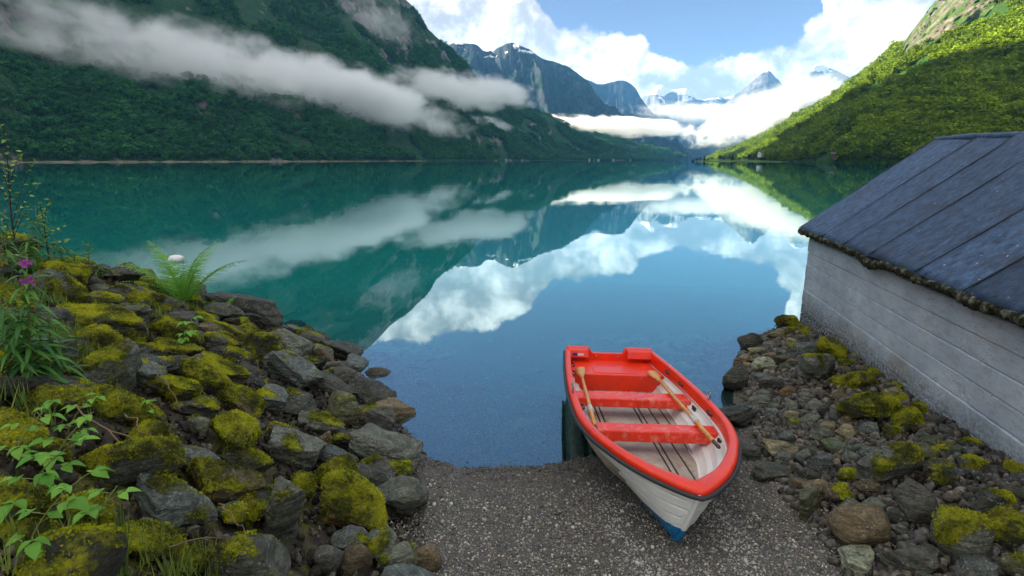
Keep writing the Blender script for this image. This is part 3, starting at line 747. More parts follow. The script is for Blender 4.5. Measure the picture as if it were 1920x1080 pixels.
m_groove = plain('floor_groove', (.035, .03, .025), .9)
m_rubber = plain('rubber_fender', (.035, .037, .042), .6)
m_wood = plain('oar_wood', (.68, .34, .09), .4, .12, 12)
m_sleeve = plain('oar_sleeve', (.62, .60, .55), .45)
m_grip = plain('oar_grip', (.09, .06, .045), .6)
m_metal = plain('galvanised', (.42, .43, .44), .35, .1, 10, metallic=.9)
m_black = plain('black_plastic', (.012, .012, .014), .5)
m_sticker = plain('sticker_white', (.75, .75, .75), .5); m_stickb = plain('sticker_blue', (.02, .04, .28), .5)

Sx = Vector((1.544, 8.449, .464)); bax = Vector((-.01193, -.99600, .08860)); brt = Vector((.99948, -.01453, -.02870)); bup = bax.cross(brt).normalized()
G_ = .60
# turn slightly about the length so the keel leans to the left, as it rests
boat = empty('rowing_boat'); boat.matrix_world = Matrix.Translation(Sx - bup * G_) @ Matrix((bax, brt, bup)).transposed().to_4x4()
tag(boat, 'red and white clinker rowing boat drawn up on the gravel', 'rowing boat')
bst = np.array([(0, .69), (.55, .735), (1.07, .775), (1.9, .815), (2.4, .82), (2.95, .80), (3.4, .715), (3.7, .605), (3.95, .49), (4.2, .335), (4.38, .185), (4.47, .095), (4.52, .035)])
def smooth_interp(xq, T):
    return np.interp(xq, T[:, 0], T[:, 1])
XS = np.r_[np.linspace(0, 3.2, 17), np.linspace(3.4, 4.52, 18)]
_cm = catmull(np.c_[bst, np.zeros(len(bst))], 240)
def beam(xq): return np.interp(xq, _cm[:, 0], _cm[:, 1])
LEAN = -.10                                   # keel shifted to the left of the centre line near the bow
def keel(xq):
    return np.interp(xq, [0, .4, 1.2, 4.24, 4.33, 4.41, 4.47, 4.52], [.06, .03, .0, .0, .07, .24, .41, .57])
def hull_pt(xq, t, side, off=0.0):
    b = float(beam(xq)); e = np.interp(xq, [0, 2.2, 3.2, 3.9, 4.52], [.34, .36, .46, .60, .85])
    zk = float(keel(xq)); top = G_ - .05
    zz = max(zk, top * t ** 1.2); q_ = max(0.0, (zz - zk) / max(top - zk, .02))
    yy = b * (q_ ** e) * (.955 + .03 * q_); xx = xq
    off = off * min(1.0, yy / .08)
    sh = LEAN * (1 - zz / G_) * max(0, (xq - 1.5) / 3.0)
    return (xx, side * (yy + off) + sh, zz)
bands = [0, .10, .22, .40, .57, .73, .87, 1.0]
def hull_mesh(k0, k1, name, mat, parent):
    a = Acc()
    for side in (-1, 1):
        for k in range(k0, k1):
            t0, t1 = bands[k], bands[k + 1]; vs = []
            for xq in XS:
                fade = 1.0 if xq < 4.3 else max(.1, (4.52 - xq) / .22)
                for t, off in ((t0, -.020 if k else .01), (t0 + .030, .014), (t0 + (t1 - t0) * .5, .010), (t1 - .022, .004), (t1, -.020)):
                    vs.append(hull_pt(xq, max(t, .0), side, off * fade))
            f = grid_faces(len(XS), 5)
            a.add((vs, f if side > 0 else [q[::-1] for q in f]))
    return a.obj(name, mat, parent, smooth=False)
hull = empty('hull'); hull.parent = boat
hull_mesh(0, 2, 'bottom', m_white, hull)['label'] = 'blue painted bottom of the hull'
for k in range(2, 7): hull_mesh(k, k + 1, 'strake', m_white, hull)
# stem bar and keel
st_pts = [hull_pt(xq, 0, 1, 0) for xq in np.linspace(4.1, 4.52, 16)]
st_pts = [(p[0] + .006, p[1], p[2]) for p in st_pts]
mesh_obj('stem', *tube(st_pts, [.022] * 16, 8), m_white, hull)
mesh_obj('keel', *tube([(xq, LEAN * max(0, (xq - 1.5) / 3.0), float(keel(xq)) - .008) for xq in np.linspace(0, 4.16, 20)], .024, 6), m_blue, hull)
mesh_obj('bow_eye', *tube([(4.40 + .035 * math.sin(q), -.035 + .0 * q, .33 + .035 * math.cos(q)) for q in np.linspace(0, 6.28, 14)], .007, 6), m_metal, hull)
# outline of the gunwale seen from above, right side from stern to bow then back along the left
oxs = np.r_[np.linspace(0, 3.2, 22), np.linspace(3.3, 4.5, 26)]
right = [(x_, float(beam(x_))) for x_ in oxs]
outl = right + [(4.535, 0.0)] + [(x_, -y_) for x_, y_ in right[::-1]]
outl = np.array(outl)
tang = np.gradient(outl, axis=0); tang /= np.linalg.norm(tang, axis=1)[:, None]
nin = np.c_[tang[:, 1], -tang[:, 0]]          # to the inside
nin *= np.sign(((np.array([1.8, 0]) - outl) * nin).sum(1))[:, None]
rimw = np.interp(outl[:, 0], [0, 2.5, 3.6, 4.2, 4.54], [.074, .076, .085, .115, .17])
def ring(off, z): return [(outl[i, 0] + nin[i, 0] * rimw[i] * off, outl[i, 1] + nin[i, 1] * rimw[i] * off, z) for i in range(len(outl))]
def strip(rings, closed=False):
    m_ = len(rings[0]); vs = [p for r_ in rings for p in r_]
    return vs, [(k * m_ + i, k * m_ + i + 1, (k + 1) * m_ + i + 1, (k + 1) * m_ + i) for k in range(len(rings) - 1) for i in range(m_ - 1)]
gw = mesh_obj('gunwale', *strip([ring(-.06, G_ - .055), ring(-.10, G_ - .03), ring(-.06, G_ - .008), ring(.10, G_ + .002), ring(.55, G_ + .006), ring(.90, G_), ring(1.0, G_ - .014), ring(1.03, G_ - .08), ring(1.05, G_ - .15), ring(.98, G_ - .165)]), m_red, boat)
mesh_obj('rubber_fender', *tube([(outl[i, 0] - nin[i, 0] * .020, outl[i, 1] - nin[i, 1] * .020, G_ - .060) for i in range(len(outl))], .021, 8), m_rubber, boat)
# inner liner down to the floor
FZ = .17
def inner(off, z, squeeze, xs):
    return [(min(max(p[0], .02), 9) * xs, p[1] * squeeze, z) for p in ring(off, z)]
mesh_obj('liner', *strip([inner(.96, G_ - .15, 1.0, 1.0), inner(.85, G_ - .24, .985, .995), inner(1.0, FZ + .10, .93, .985), inner(1.0, FZ + .03, .86, .975), inner(1.0, FZ, .80, .965)]), m_liner, boat)
half = [(p[0], abs(p[1])) for p in inner(1.0, FZ, .80, .965)[:len(right)]]
mesh_obj('floor', [(p[0], p[1], FZ) for p in half] + [(p[0], -p[1], FZ) for p in half], [(i, i + 1, len(half) + i + 1, len(half) + i) for i in range(len(half) - 1)], m_groove, boat, smooth=False)
fb = empty('floor_boards'); fb.parent = boat
hx = np.array([p[0] for p in half]); hy = np.array([p[1] for p in half])
ys = [-.60, -.42, -.36, .10, .16, .30, .44, .60]
for y0, y1 in zip(ys[:-1], ys[1:]):
    ym = max(abs(y0), abs(y1)) - .03
    okx = hx[hy > ym]
    if not len(okx): continue
    xe = okx.max(); xm = hx[hy > min(abs(y0), abs(y1))].max() if (y0 * y1 > 0) else xe
    g = .009
    a_, b_ = (xe, xm) if abs(y0) > abs(y1) else (xm, xe)
    vv = [(.5, y0 + g, FZ + .004), (.5, y1 - g, FZ + .004), (b_, y1 - g, FZ + .004), (a_, y0 + g, FZ + .004)]
    vv += [(q[0], q[1], FZ + .022) for q in vv]
    bevel_obj(mesh_obj('floor_board', vv, [(3, 2, 1, 0), (4, 5, 6, 7), (0, 1, 5, 4), (1, 2, 6, 5), (2, 3, 7, 6), (3, 0, 4, 7)], m_liner, fb, smooth=False), .006)
def bench(xa, xb, zt, h, name, parent, mat=m_redseat, inset=.0):
    vs = []
    for x_ in (xa, xb):
        bw = float(beam(x_)) - .088 - inset
        for z_, k in ((zt, 1.0), (zt - h, .965)): vs += [(x_, -bw * k, z_), (x_, bw * k, z_)]
    o = mesh_obj(name, vs, [(0, 1, 5, 4), (2, 6, 7, 3), (0, 2, 3, 1), (4, 5, 7, 6), (0, 4, 6, 2), (1, 3, 7, 5)], mat, parent, smooth=False)
    return bevel_obj(o, .016, 3)
bench(1.64, 1.93, G_ - .155, .115, 'thwart', boat); bench(2.73, 2.97, G_ - .155, .125, 'thwart', boat)
sb = bench(.03, .84, G_ - .165, .27, 'stern_seat', boat, m_red)
v, f = box_vf((.62, -.02, G_ - .163), (.30, .62, .014)); bevel_obj(mesh_obj('hatch', v, f, m_red, sb, smooth=False), .006)
# transom with outboard notch and raised corners
yy = [(-.685, -.0), (-.66, .035), (-.33, .035), (-.27, -.055), (.20, -.055), (.26, .035), (.66, .035), (.685, .0)]
low = [(y_, -.58 + .0 * abs(y_)) for y_ in (.40, .0, -.40)]
pr = [(y_, G_ + z_) for y_, z_ in yy] + [(.62, .30), (.42, .14), (0, .05), (-.42, .14), (-.62, .30)]
vs = [(-.035, y_, z_) for y_, z_ in pr] + [(.035, y_, z_) for y_, z_ in pr]; m_ = len(pr)
trn = mesh_obj('transom', vs, [tuple(range(m_)), tuple(range(m_, 2 * m_))[::-1]] + [(i, m_ + i, m_ + (i + 1) % m_, (i + 1) % m_) for i in range(m_)], m_red, boat, smooth=False); bevel_obj(trn, .014, 2)
for s, (ya, yb) in ((-1, (-.66, -.33)), (1, (.26, .66))):
    vv = [(.03, ya, G_ + .033), (.03, yb, G_ + .033), (.16, ya, G_ + .012), (.16, yb + (-.03 if s < 0 else .03) * s * -1, G_ + .012), (.03, ya, G_ - .10), (.03, yb, G_ - .10), (.19, ya, G_ - .10), (.19, yb, G_ - .10)]
    bevel_obj(mesh_obj('transom_cap', vv, [(0, 2, 3, 1), (2, 6, 7, 3), (0, 4, 6, 2), (1, 3, 7, 5), (0, 1, 5, 4), (4, 5, 7, 6)], m_red, trn, smooth=False), .012)
vv = [(.036, -.62, G_ - .06), (.036, -.62, G_ - .145), (.034, .62, G_ - .145), (.034, .62, G_ - .06)]
v, f = box_vf((.20, -.56, G_ - .045), (.006, .07, .045)); mesh_obj('sticker', v, f, m_stickb, trn, smooth=False)
v, f = box_vf((.20, -.47, G_ - .047), (.006, .095, .038)); mesh_obj('sticker', v, f, m_sticker, trn, smooth=False)
for y_ in (-.21, .14): mesh_obj('drain_ring', *tube([(.05, y_, G_ - .10), (.062, y_, G_ - .10)], .013, 8), m_metal, trn)
# black cord cleats on the inside of the rim
for x_, s in ((1.0, 1), (1.55, 1), (2.62, 1), (.78, -1), (1.2, -1), (2.55, -1)):
    b = float(beam(x_)) - .10
    mesh_obj('cleat', *tube([(x_ - .07, s * b, G_ - .05), (x_ - .04, s * (b - .025), G_ - .045), (x_ + .04, s * (b - .025), G_ - .055), (x_ + .07, s * b, G_ - .06)], .012, 6), m_black, boat)
for x_ in (2.1, 3.1):   # black blocks stand in for the shade inside openings under the thwarts on the right
    v, f = box_vf((x_, float(beam(x_)) - .115, G_ - .20), (.10, .02, .07)); mesh_obj('hole_shade', v, f, m_black, boat, smooth=False)
for x_, s in ((2.33, 1), (2.2, -1)):
    b = s * (float(beam(x_)) - .03)
    a = Acc(); a.add(tube([(x_, b, G_), (x_, b, G_ + .03)], .014, 8)); a.add(tube([(x_ + .045 * math.sin(q), b, G_ + .075 - .045 * math.cos(q)) for q in np.linspace(-2.3, 2.3, 13)], .010, 6)); a.obj('rowlock', m_metal, boat)
# oars lie in the boat: things of their own
def oar(p0, p1, label, roll):
    MW = boat.matrix_world; A, B = MW @ Vector(p0), MW @ Vector(p1); L = (B - A).length
    o = empty('oar'); d_ = (B - A).normalized(); u_ = MW.to_3x3() @ Vector((0, 0, 1)); s_ = u_.cross(d_).normalized(); u_ = d_.cross(s_)
    o.matrix_world = Matrix.Translation(A) @ Matrix((d_, s_, u_)).transposed().to_4x4() @ Matrix.Rotation(roll, 4, 'X')
    tag(o, label, 'oar', 'wooden oars in the rowing boat')
    vs = []; prof = [(0, .052), (.02, .066), (.16, .070), (.30, .058), (.40, .034), (.50, .020)]
    for x_, w_ in prof:
        t_ = .010 + .010 * x_ / .5
        vs += [(x_, -w_, t_ * .4), (x_, 0, t_), (x_, w_, t_ * .4), (x_, w_, -t_ * .4), (x_, 0, -t_), (x_, -w_, -t_ * .4)]
    f = [(k * 6 + q, k * 6 + (q + 1) % 6, (k + 1) * 6 + (q + 1) % 6, (k + 1) * 6 + q) for k in range(len(prof) - 1) for q in range(6)] + [tuple(range(6))[::-1], tuple(30 + q for q in range(6))]
    mesh_obj('blade', vs, f, m_wood, o)
    mesh_obj('shaft', *tube([(.44, 0, 0), (.9, 0, 0), (L * .72, 0, 0), (L - .16, 0, 0)], [.018, .021, .023, .023], 10), m_wood, o)
    sl_ = mesh_obj('sleeve', *tube([(L * .72 - .10, 0, 0), (L * .72 + .05, 0, 0)], .028, 10), m_sleeve, o)
    mesh_obj('collar', *tube([(L * .72 + .05, 0, 0), (L * .72 + .075, 0, 0)], .036, 10), m_sleeve, sl_)
    mesh_obj('grip', *tube([(L - .16, 0, 0), (L - .02, 0, 0), (L, 0, 0)], [.020, .021, .016], 8), m_grip, o)
    return o
oar((.66, -.535, G_ - .125), (3.12, -.625, G_ - .115), 'wooden oar lying along the left side of the red boat', .25)
oar((.72, .50, G_ - .125), (3.42, .54, G_ - .115), 'wooden oar lying along the right side of the red boat', .12)

# ================================================================== ROCKS
m_rock, n, out = material('shore_rock')
P = wpos(n); oc = tc(n, 'Object'); x, y, z = n.sep(P); oi = n.new('ShaderNodeObjectInfo')
base = oi.outputs['Color']
st = n.noise(n.mapping(oc, (1.0, 1.6, 7.0)), 5.0, 6, .7, .4)
gr = n.noise(P, 42, 6, .75); bl = n.noise(P, 7.5, 5, .6)
c = n.mix(1.0, base, n.ramp(n.math('ADD', n.math('MULTIPLY', st, .55), n.math('MULTIPLY', gr, .45)), [(.32, .06), (.46, .60), (.56, 1.35), (.68, 3.2)]), 'MULTIPLY')
c = n.mix(n.math('MULTIPLY', n.mr(bl, .55, .68), .22), c, (.17, .125, .075))
lich = n.math('MULTIPLY', n.mr(n.voro(n.mapping(P, (1, 1, 1)), 34), .30, .17), n.mr(n.noise(P, 5.2, 5, .65), .50, .60))
c = n.mix(n.math('MULTIPLY', lich, .75), c, (.42, .43, .38))
spk = n.mr(n.noise(P, 95, 3, .8), .66, .72)
c = n.mix(n.math('MULTIPLY', spk, .55), c, (.50, .50, .46))
wet = n.mr(n.math('ADD', z, n.math('MULTIPLY', n.math('SUBTRACT', bl, .5), .10)), .10, .02)
c = n.mix(n.math('MULTIPLY', wet, .55), c, n.mix(1.0, c, (.35, .33, .30), 'MULTIPLY'))
mo = n.new('ShaderNodeAttribute', attribute_name='moss').outputs['Fac']
mm = n.mr(n.math('ADD', mo, n.math('MULTIPLY', n.math('SUBTRACT', n.noise(P, 20, 6, .75), .5), 1.3)), .40, .62)
mcol = n.ramp(n.math('ADD', n.math('MULTIPLY', n.noise(P, 3.4, 6, .65), .7), n.math('MULTIPLY', n.noise(P, 30, 4, .7), .3)), [(.34, (.022, .028, .006)), (.46, (.09, .095, .010)), (.55, (.37, .38, .014)), (.66, (.56, .54, .016)), (.8, (.17, .12, .022))])
c = n.mix(mm, c, mcol)
rg = n.mix(mm, n.mix(wet, (.62,) * 3, (.25,) * 3), (.95,) * 3)
bh_ = n.math('ADD', n.math('MULTIPLY', st, 1.0), n.math('ADD', n.math('MULTIPLY', gr, .45), n.math('MULTIPLY', n.math('MULTIPLY', mm, n.noise(P, 120, 3, .8)), .8)))
pr_ = surface(n, out, c, .6, n.bump(bh_, 1.0, .04), spec=.4)
n.put(pr_.inputs['Roughness'], rg)

COL = dict(grey=(.165, .162, .150), dark=(.060, .058, .053), bluish=(.135, .145, .155), brown=(.20, .135, .085), tan=(.30, .24, .15), purple=(.125, .112, .112), olive=(.12, .115, .065), pale=(.40, .385, .32), orange=(.30, .17, .08), green=(.115, .135, .10))
rock_list = []      # (centre, radius)
moss_pts, moss_nrm = [], []
def rock_shape(seed, dims, shape, sub):
    v, f = ICO[sub]; r = np.random.default_rng(seed)
    k = {'slab': 9, 'block': 9, 'round': 17}[shape]
    nn = r.normal(size=(k, 3)); 
    if shape == 'slab': nn[:2] = [(r.normal(0, .08), r.normal(0, .08), 1), (r.normal(0, .1), r.normal(0, .1), -1)]; nn[2:, 2] *= .35
    nn /= np.linalg.norm(nn, axis=1)[:, None]
    dd = r.uniform(.5, 1.0, k) if shape != 'round' else r.uniform(.82, 1.0, k)
    if shape == 'slab': dd[:2] = (.85, .9)
    dot = v @ nn.T; q = np.where(dot > .05, dd[None] / np.maximum(dot, .05), 9.0)
    p = {'slab': 70, 'block': 60, 'round': 9}[shape]
    rad = 1.0 / ((1.0 / np.minimum(q, 9)) ** p).sum(1) ** (1 / p)
    rad = np.minimum(rad, 1.45)
    w_ = v * rad[:, None]
    w_ = w_ / np.abs(w_).max(0) * (np.array(dims) / 2)
    s_ = max(dims)
    if shape != 'round':
        lev = np.floor((w_[:, 2] / dims[2] + .5) * 5.5 + .9 * pnoise(w_ / s_ * 2.0 + seed)).astype(int)
        tab = r.uniform(-.13, .06, 40); w_[:, :2] *= (1 + tab[np.clip(lev + 10, 0, 39)])[:, None]
    am = {'slab': .045, 'block': .045, 'round': .035}[shape]
    w_ += v * (fbm(w_ / s_ * 3.2 + seed * 1.7, 4) * am * s_ * .7)[:, None]
    if shape != 'round': w_ += v * (ridged(np.c_[w_[:, :2] / s_ * 2.2, w_[:, 2] / s_ * 9] + seed, 3) * .045 * s_)[:, None]
    return w_, f
def gnormal(x_, y_):
    e = .18; q = ground_z(np.array([(x_ + e, y_), (x_ - e, y_), (x_, y_ + e), (x_, y_ - e)]))
    return Vector((-(q[0] - q[1]) / (2 * e), -(q[2] - q[3]) / (2 * e), 1)).normalized()
def add_rock(cx, cy, dims, shape, colour, moss, label, name, seed, sub=4, yaw=None, tilt=None, lift=.22, group=None, cat='rock'):
    gz_ = float(ground_z(np.array([(cx, cy)]))[0]); g = gnormal(cx, cy)
    w_, f = rock_shape(seed, dims, shape, sub)
    r_ = random.Random(seed)
    yaw = r_.uniform(0, 6.28) if yaw is None else yaw
    up = (g * .8 + Vector((0, 0, .35)) + Vector((r_.uniform(-.16, .16), r_.uniform(-.16, .16), 0))).normalized()
    if tilt: up = (up + Vector(tilt)).normalized()
    q = Vector((0, 0, 1)).rotation_difference(up).to_matrix() @ Matrix.Rotation(yaw, 3, 'Z')
    Wv = w_ @ np.array(q).T
    ctr = Vector((cx, cy, gz_ + dims[2] * lift))
    o = mesh_obj(name, Wv, f, m_rock, smooth=(shape == 'round'), loc=ctr)
    br_ = r_.uniform(.5, 1.0); o.color = (*[min(1, k * br_ * q_) for k, q_ in zip(COL[colour], (.96, 1.06, .86))], 1)
    me = o.data; nv_ = len(me.vertices)
    nr = np.empty(nv_ * 3); me.vertices.foreach_get('normal', nr); nr = nr.reshape(-1, 3)
    Wp = Wv + np.array(ctr)
    patch = fbm(Wp * 3.3 + 5, 4)
    mv = moss * 1.2 - .46 + .45 * nr[:, 2] + .80 * patch
    mv = np.where(Wp[:, 2] < .16, mv - 1.5 * (.16 - Wp[:, 2]) / .1, mv) if moss < .95 else mv
    mv = np.clip(mv, 0, 1) if moss > 0 else np.zeros(nv_)
    # moss cushions stand proud of the stone
    pr = np.clip((mv - .45) * 3, 0, 1); 
    if moss > 0:
        Wv2 = Wv + nr * (pr * (.004 + .006 * fbm(Wp * 14, 2)))[:, None]
        me.vertices.foreach_set('co', Wv2.ravel()); me.update()
    a = me.attributes.new('moss', 'FLOAT', 'POINT'); a.data.foreach_set('value', mv)
    if moss > .15:
        fa = np.array(f); fm = mv[fa].mean(1); ok = fm > rng.uniform(.34, .66, len(fa))
        if ok.any():
            fa = fa[ok]; A, B, Cc = Wp[fa[:, 0]], Wp[fa[:, 1]], Wp[fa[:, 2]]
            cr = np.cross(B - A, Cc - A); ar = np.linalg.norm(cr, axis=1) / 2
            num = rng.poisson(ar * 4200); idx = np.repeat(np.arange(len(fa)), num)
            if len(idx):
                u = rng.uniform(size=(len(idx), 2)); fl = u.sum(1) > 1; u[fl] = 1 - u[fl]
                moss_pts.append(A[idx] + (B - A)[idx] * u[:, :1] + (Cc - A)[idx] * u[:, 1:] + .008 * nr[fa[idx, 0]])
                moss_nrm.append((cr / np.maximum(2 * ar, 1e-9)[:, None])[idx])
    tag(o, label, cat, group)
    rock_list.append((cx, cy, max(dims[:2]) / 2))
    return o
def hero(px, py, wpx, hpx, shape, colour, moss, label, seed, name='rock', yaw=None, tilt=None, lift=.24, ratio=.85):
    P_ = hit_ground(px, py + hpx * .22); zc = depth_of(P_)
    wm = wpx * zc / FPX; hm = hpx * zc / FPX
    dep = math.atan2(CAM_H - P_.z, P_.y); dpt = wm * ratio
    ht = min(max((hm - .62 * dpt * math.sin(dep)) / math.cos(dep), .32 * wm), 1.5 * wm) * 1.15
    return add_rock(P_.x, P_.y, (wm * 1.02, dpt, ht), shape, colour, moss, label, name, seed, 4, 0.0 if yaw is None else yaw, tilt, lift)
T_R = (.22, 0, 0); T_L = (-.2, 0, 0)
LEFT = [
 (470,592,155,48,'slab','dark',0,'long dark flat slab at the far waterline behind the fern'),
 (552,608,42,18,'slab','bluish',0,'small bluish flat stone at the tip of the far dark slab'),
 (600,636,66,28,'block','dark',0,'lumpy dark stone with pale specks at the left waterline'),
 (642,660,84,42,'slab','dark',0,'pointed dark rock jutting farthest into the blue reflection edge'),
 (556,652,115,52,'slab','grey',.1,'grey ridge-backed slab above the pointed waterline rock'),
 (542,692,118,70,'slab','bluish',.2,'big tilted bluish slab in the middle of the left bank'),
 (612,676,64,42,'block','brown',0,'brown wedge stone beside the big tilted bluish slab'),
 (642,693,66,42,'block','purple',0,'purplish stone with white flecks at the left waterline'),
 (713,702,60,38,'round','dark',0,'rounded dark stone standing in the shallow water, white-flecked'),
 (690,738,104,62,'slab','dark',0,'broad dark slab sloping into the shallow water'),
 (622,722,95,46,'slab','dark',0,'dark slab wedged behind the broad sloping slab'),
 (735,772,86,40,'slab','brown',0,'elongated brown rock reaching into the shallow water'),
 (712,842,148,62,'slab','grey',.0,'large flat grey slab at the corner of water and gravel'),
 (612,827,34,40,'block','brown',0,'small pinkish angular stone left of the large flat slab'),
 (640,782,74,84,'block','olive',.1,'upright olive brown block on the left bank'),
 (580,774,52,22,'slab','purple',0,'small flat purple stone perched beside the olive block'),
 (556,842,126,72,'slab','grey',.25,'light grey speckled slab with moss tufts above the moss boulder'),
 (467,806,60,42,'block','grey',.1,'smooth grey stone between mossy stones, mid left bank'),
 (374,798,44,40,'round','pale',.2,'pale rounded lichen stone on the left bank'),
 (418,798,44,32,'round','olive',.8,'small moss-capped stone right of the pale lichen stone'),
 (550,756,94,36,'slab','dark',.35,'dark greenish flat slab under the tilted bluish slab'),
 (440,748,110,52,'slab','brown',.65,'brown slab with a yellow moss rim, mid left bank'),
 (235,762,150,80,'round','olive',1.0,'large bright yellow-green moss mound near the fireweed'),
 (290,838,84,92,'round','olive',.95,'tall mossy hump behind the dead bramble stems'),
 (170,962,96,76,'block','olive',.9,'yellow-green mossy stone beside the lowest bramble leaves'),
 (320,948,156,80,'block','bluish',.38,'dome-shaped grey stone with purple sheen in the lower left'),
 (412,908,156,58,'slab','brown',.62,'brown moss-grown slab behind the dome-shaped stone'),
 (532,965,96,175,'slab','grey',.42,'tall upright grey slab with round moss cushions'),
 (668,958,145,118,'block','orange',.93,'boulder coated in golden yellow moss at the gravel edge'),
 (752,940,118,112,'slab','grey',.06,'sharp tilted grey slab leaning on the golden boulder'),
 (614,1052,54,54,'round','purple',0,'round purple cobble at the bottom edge, left bank'),
 (672,1052,68,68,'round','brown',.1,'round brown cobble beside the purple cobble'),
 (742,1052,84,72,'block','grey',.4,'grey stone with moss streaks below the golden boulder'),
 (800,1054,58,58,'round','brown',0,'brown white-dotted cobble touching the gravel'),
 (630,895,76,78,'round','olive',.78,'rounded mossy boulder just above the golden one'),
 (574,908,54,64,'block','olive',.7,'dark mossy stone between upright slab and rounded boulder'),
 (120,892,48,52,'round','grey',.1,'plain grey rounded stone among the bramble leaves'),
 (430,962,74,48,'block','green',.2,'dark green stone right of the dome-shaped stone'),
 (652,1008,78,52,'block','bluish',.2,'blue-grey lichen stone under the golden boulder'),
 (282,1015,140,66,'round','olive',.85,'wide dark mossy boulder at the bottom left'),
 (362,1045,84,54,'round','olive',.9,'bright moss cushion stone at the bottom edge'),
 (168,530,46,28,'round','dark',.1,'dark rounded stone below the two whorled plants'),
 (205,548,70,28,'slab','purple',.25,'purplish slab on the bank crest below the whorled plants'),
 (292,532,54,28,'block','dark',.05,'dark stone on the crest just left of the fern'),
 (12,487,56,18,'slab','pale',0,'pale flat stone at the left edge of the crest'),
 (216,582,50,22,'slab','purple',.1,'small purple slab set in bright moss below the crest'),
 (182,634,84,28,'slab','bluish',.25,'bluish flat stone in the moss behind the fireweed'),
 (252,698,96,52,'slab','bluish',.35,'split bluish slab above the large moss mound'),
 (335,628,120,40,'slab','olive',.9,'moss-covered ledge just below the fern'),
 (215,612,150,50,'slab','olive',1.0,'long ledge of glowing yellow moss below the bank crest'),
 (440,640,120,50,'slab','brown',.6,'brown moss-streaked slab right of the small bramble'),
 (250,560,110,40,'slab','dark',.6,'dark slab with moss seams on the crest beside the fern'),
 (60,610,90,44,'block','dark',.5,'shadowed dark stone behind the fireweed leaves'),
 (400,700,110,50,'slab','brown',.75,'rusty brown mossy slab in the middle of the bank'),
 (330,730,110,56,'slab','olive',.9,'moss-draped slab below the small bramble'),
 (60,690,100,60,'block','grey',.6,'half-mossed grey stone at the left edge'),
 (30,800,110,60,'round','olive',.9,'soft moss hump at the left picture edge'),
 (470,870,90,56,'block','olive',.7,'mossy block above the tall upright slab'),
 (370,860,90,48,'block','bluish',.45,'blue-grey moss-edged stone crossed by dead stems'),
 (70,1000,120,70,'round','dark',.6,'dark mossy stone under the lowest bramble leaves'),
 (480,705,80,42,'block','dark',.3,'dark angular stone under the left end of the tilted slab'),
]
for i, (px, py, wp, hp, sh, colr, ms, lab) in enumerate(LEFT):
    yw = {27: 1.25, 29: .55}.get(i)
    tl = {27: (.15, -.55, 0), 29: (.55, -.25, 0), 3: T_R, 5: (.3, 0, 0), 11: None}.get(i, (.08, 0, 0))
    hero(px, py, wp, hp, sh, colr, ms, lab, 100 + i, 'boulder' if wp > 110 else 'rock', yw, tl, lift=.30 if i in (27, 29, 28, 14) else .24)
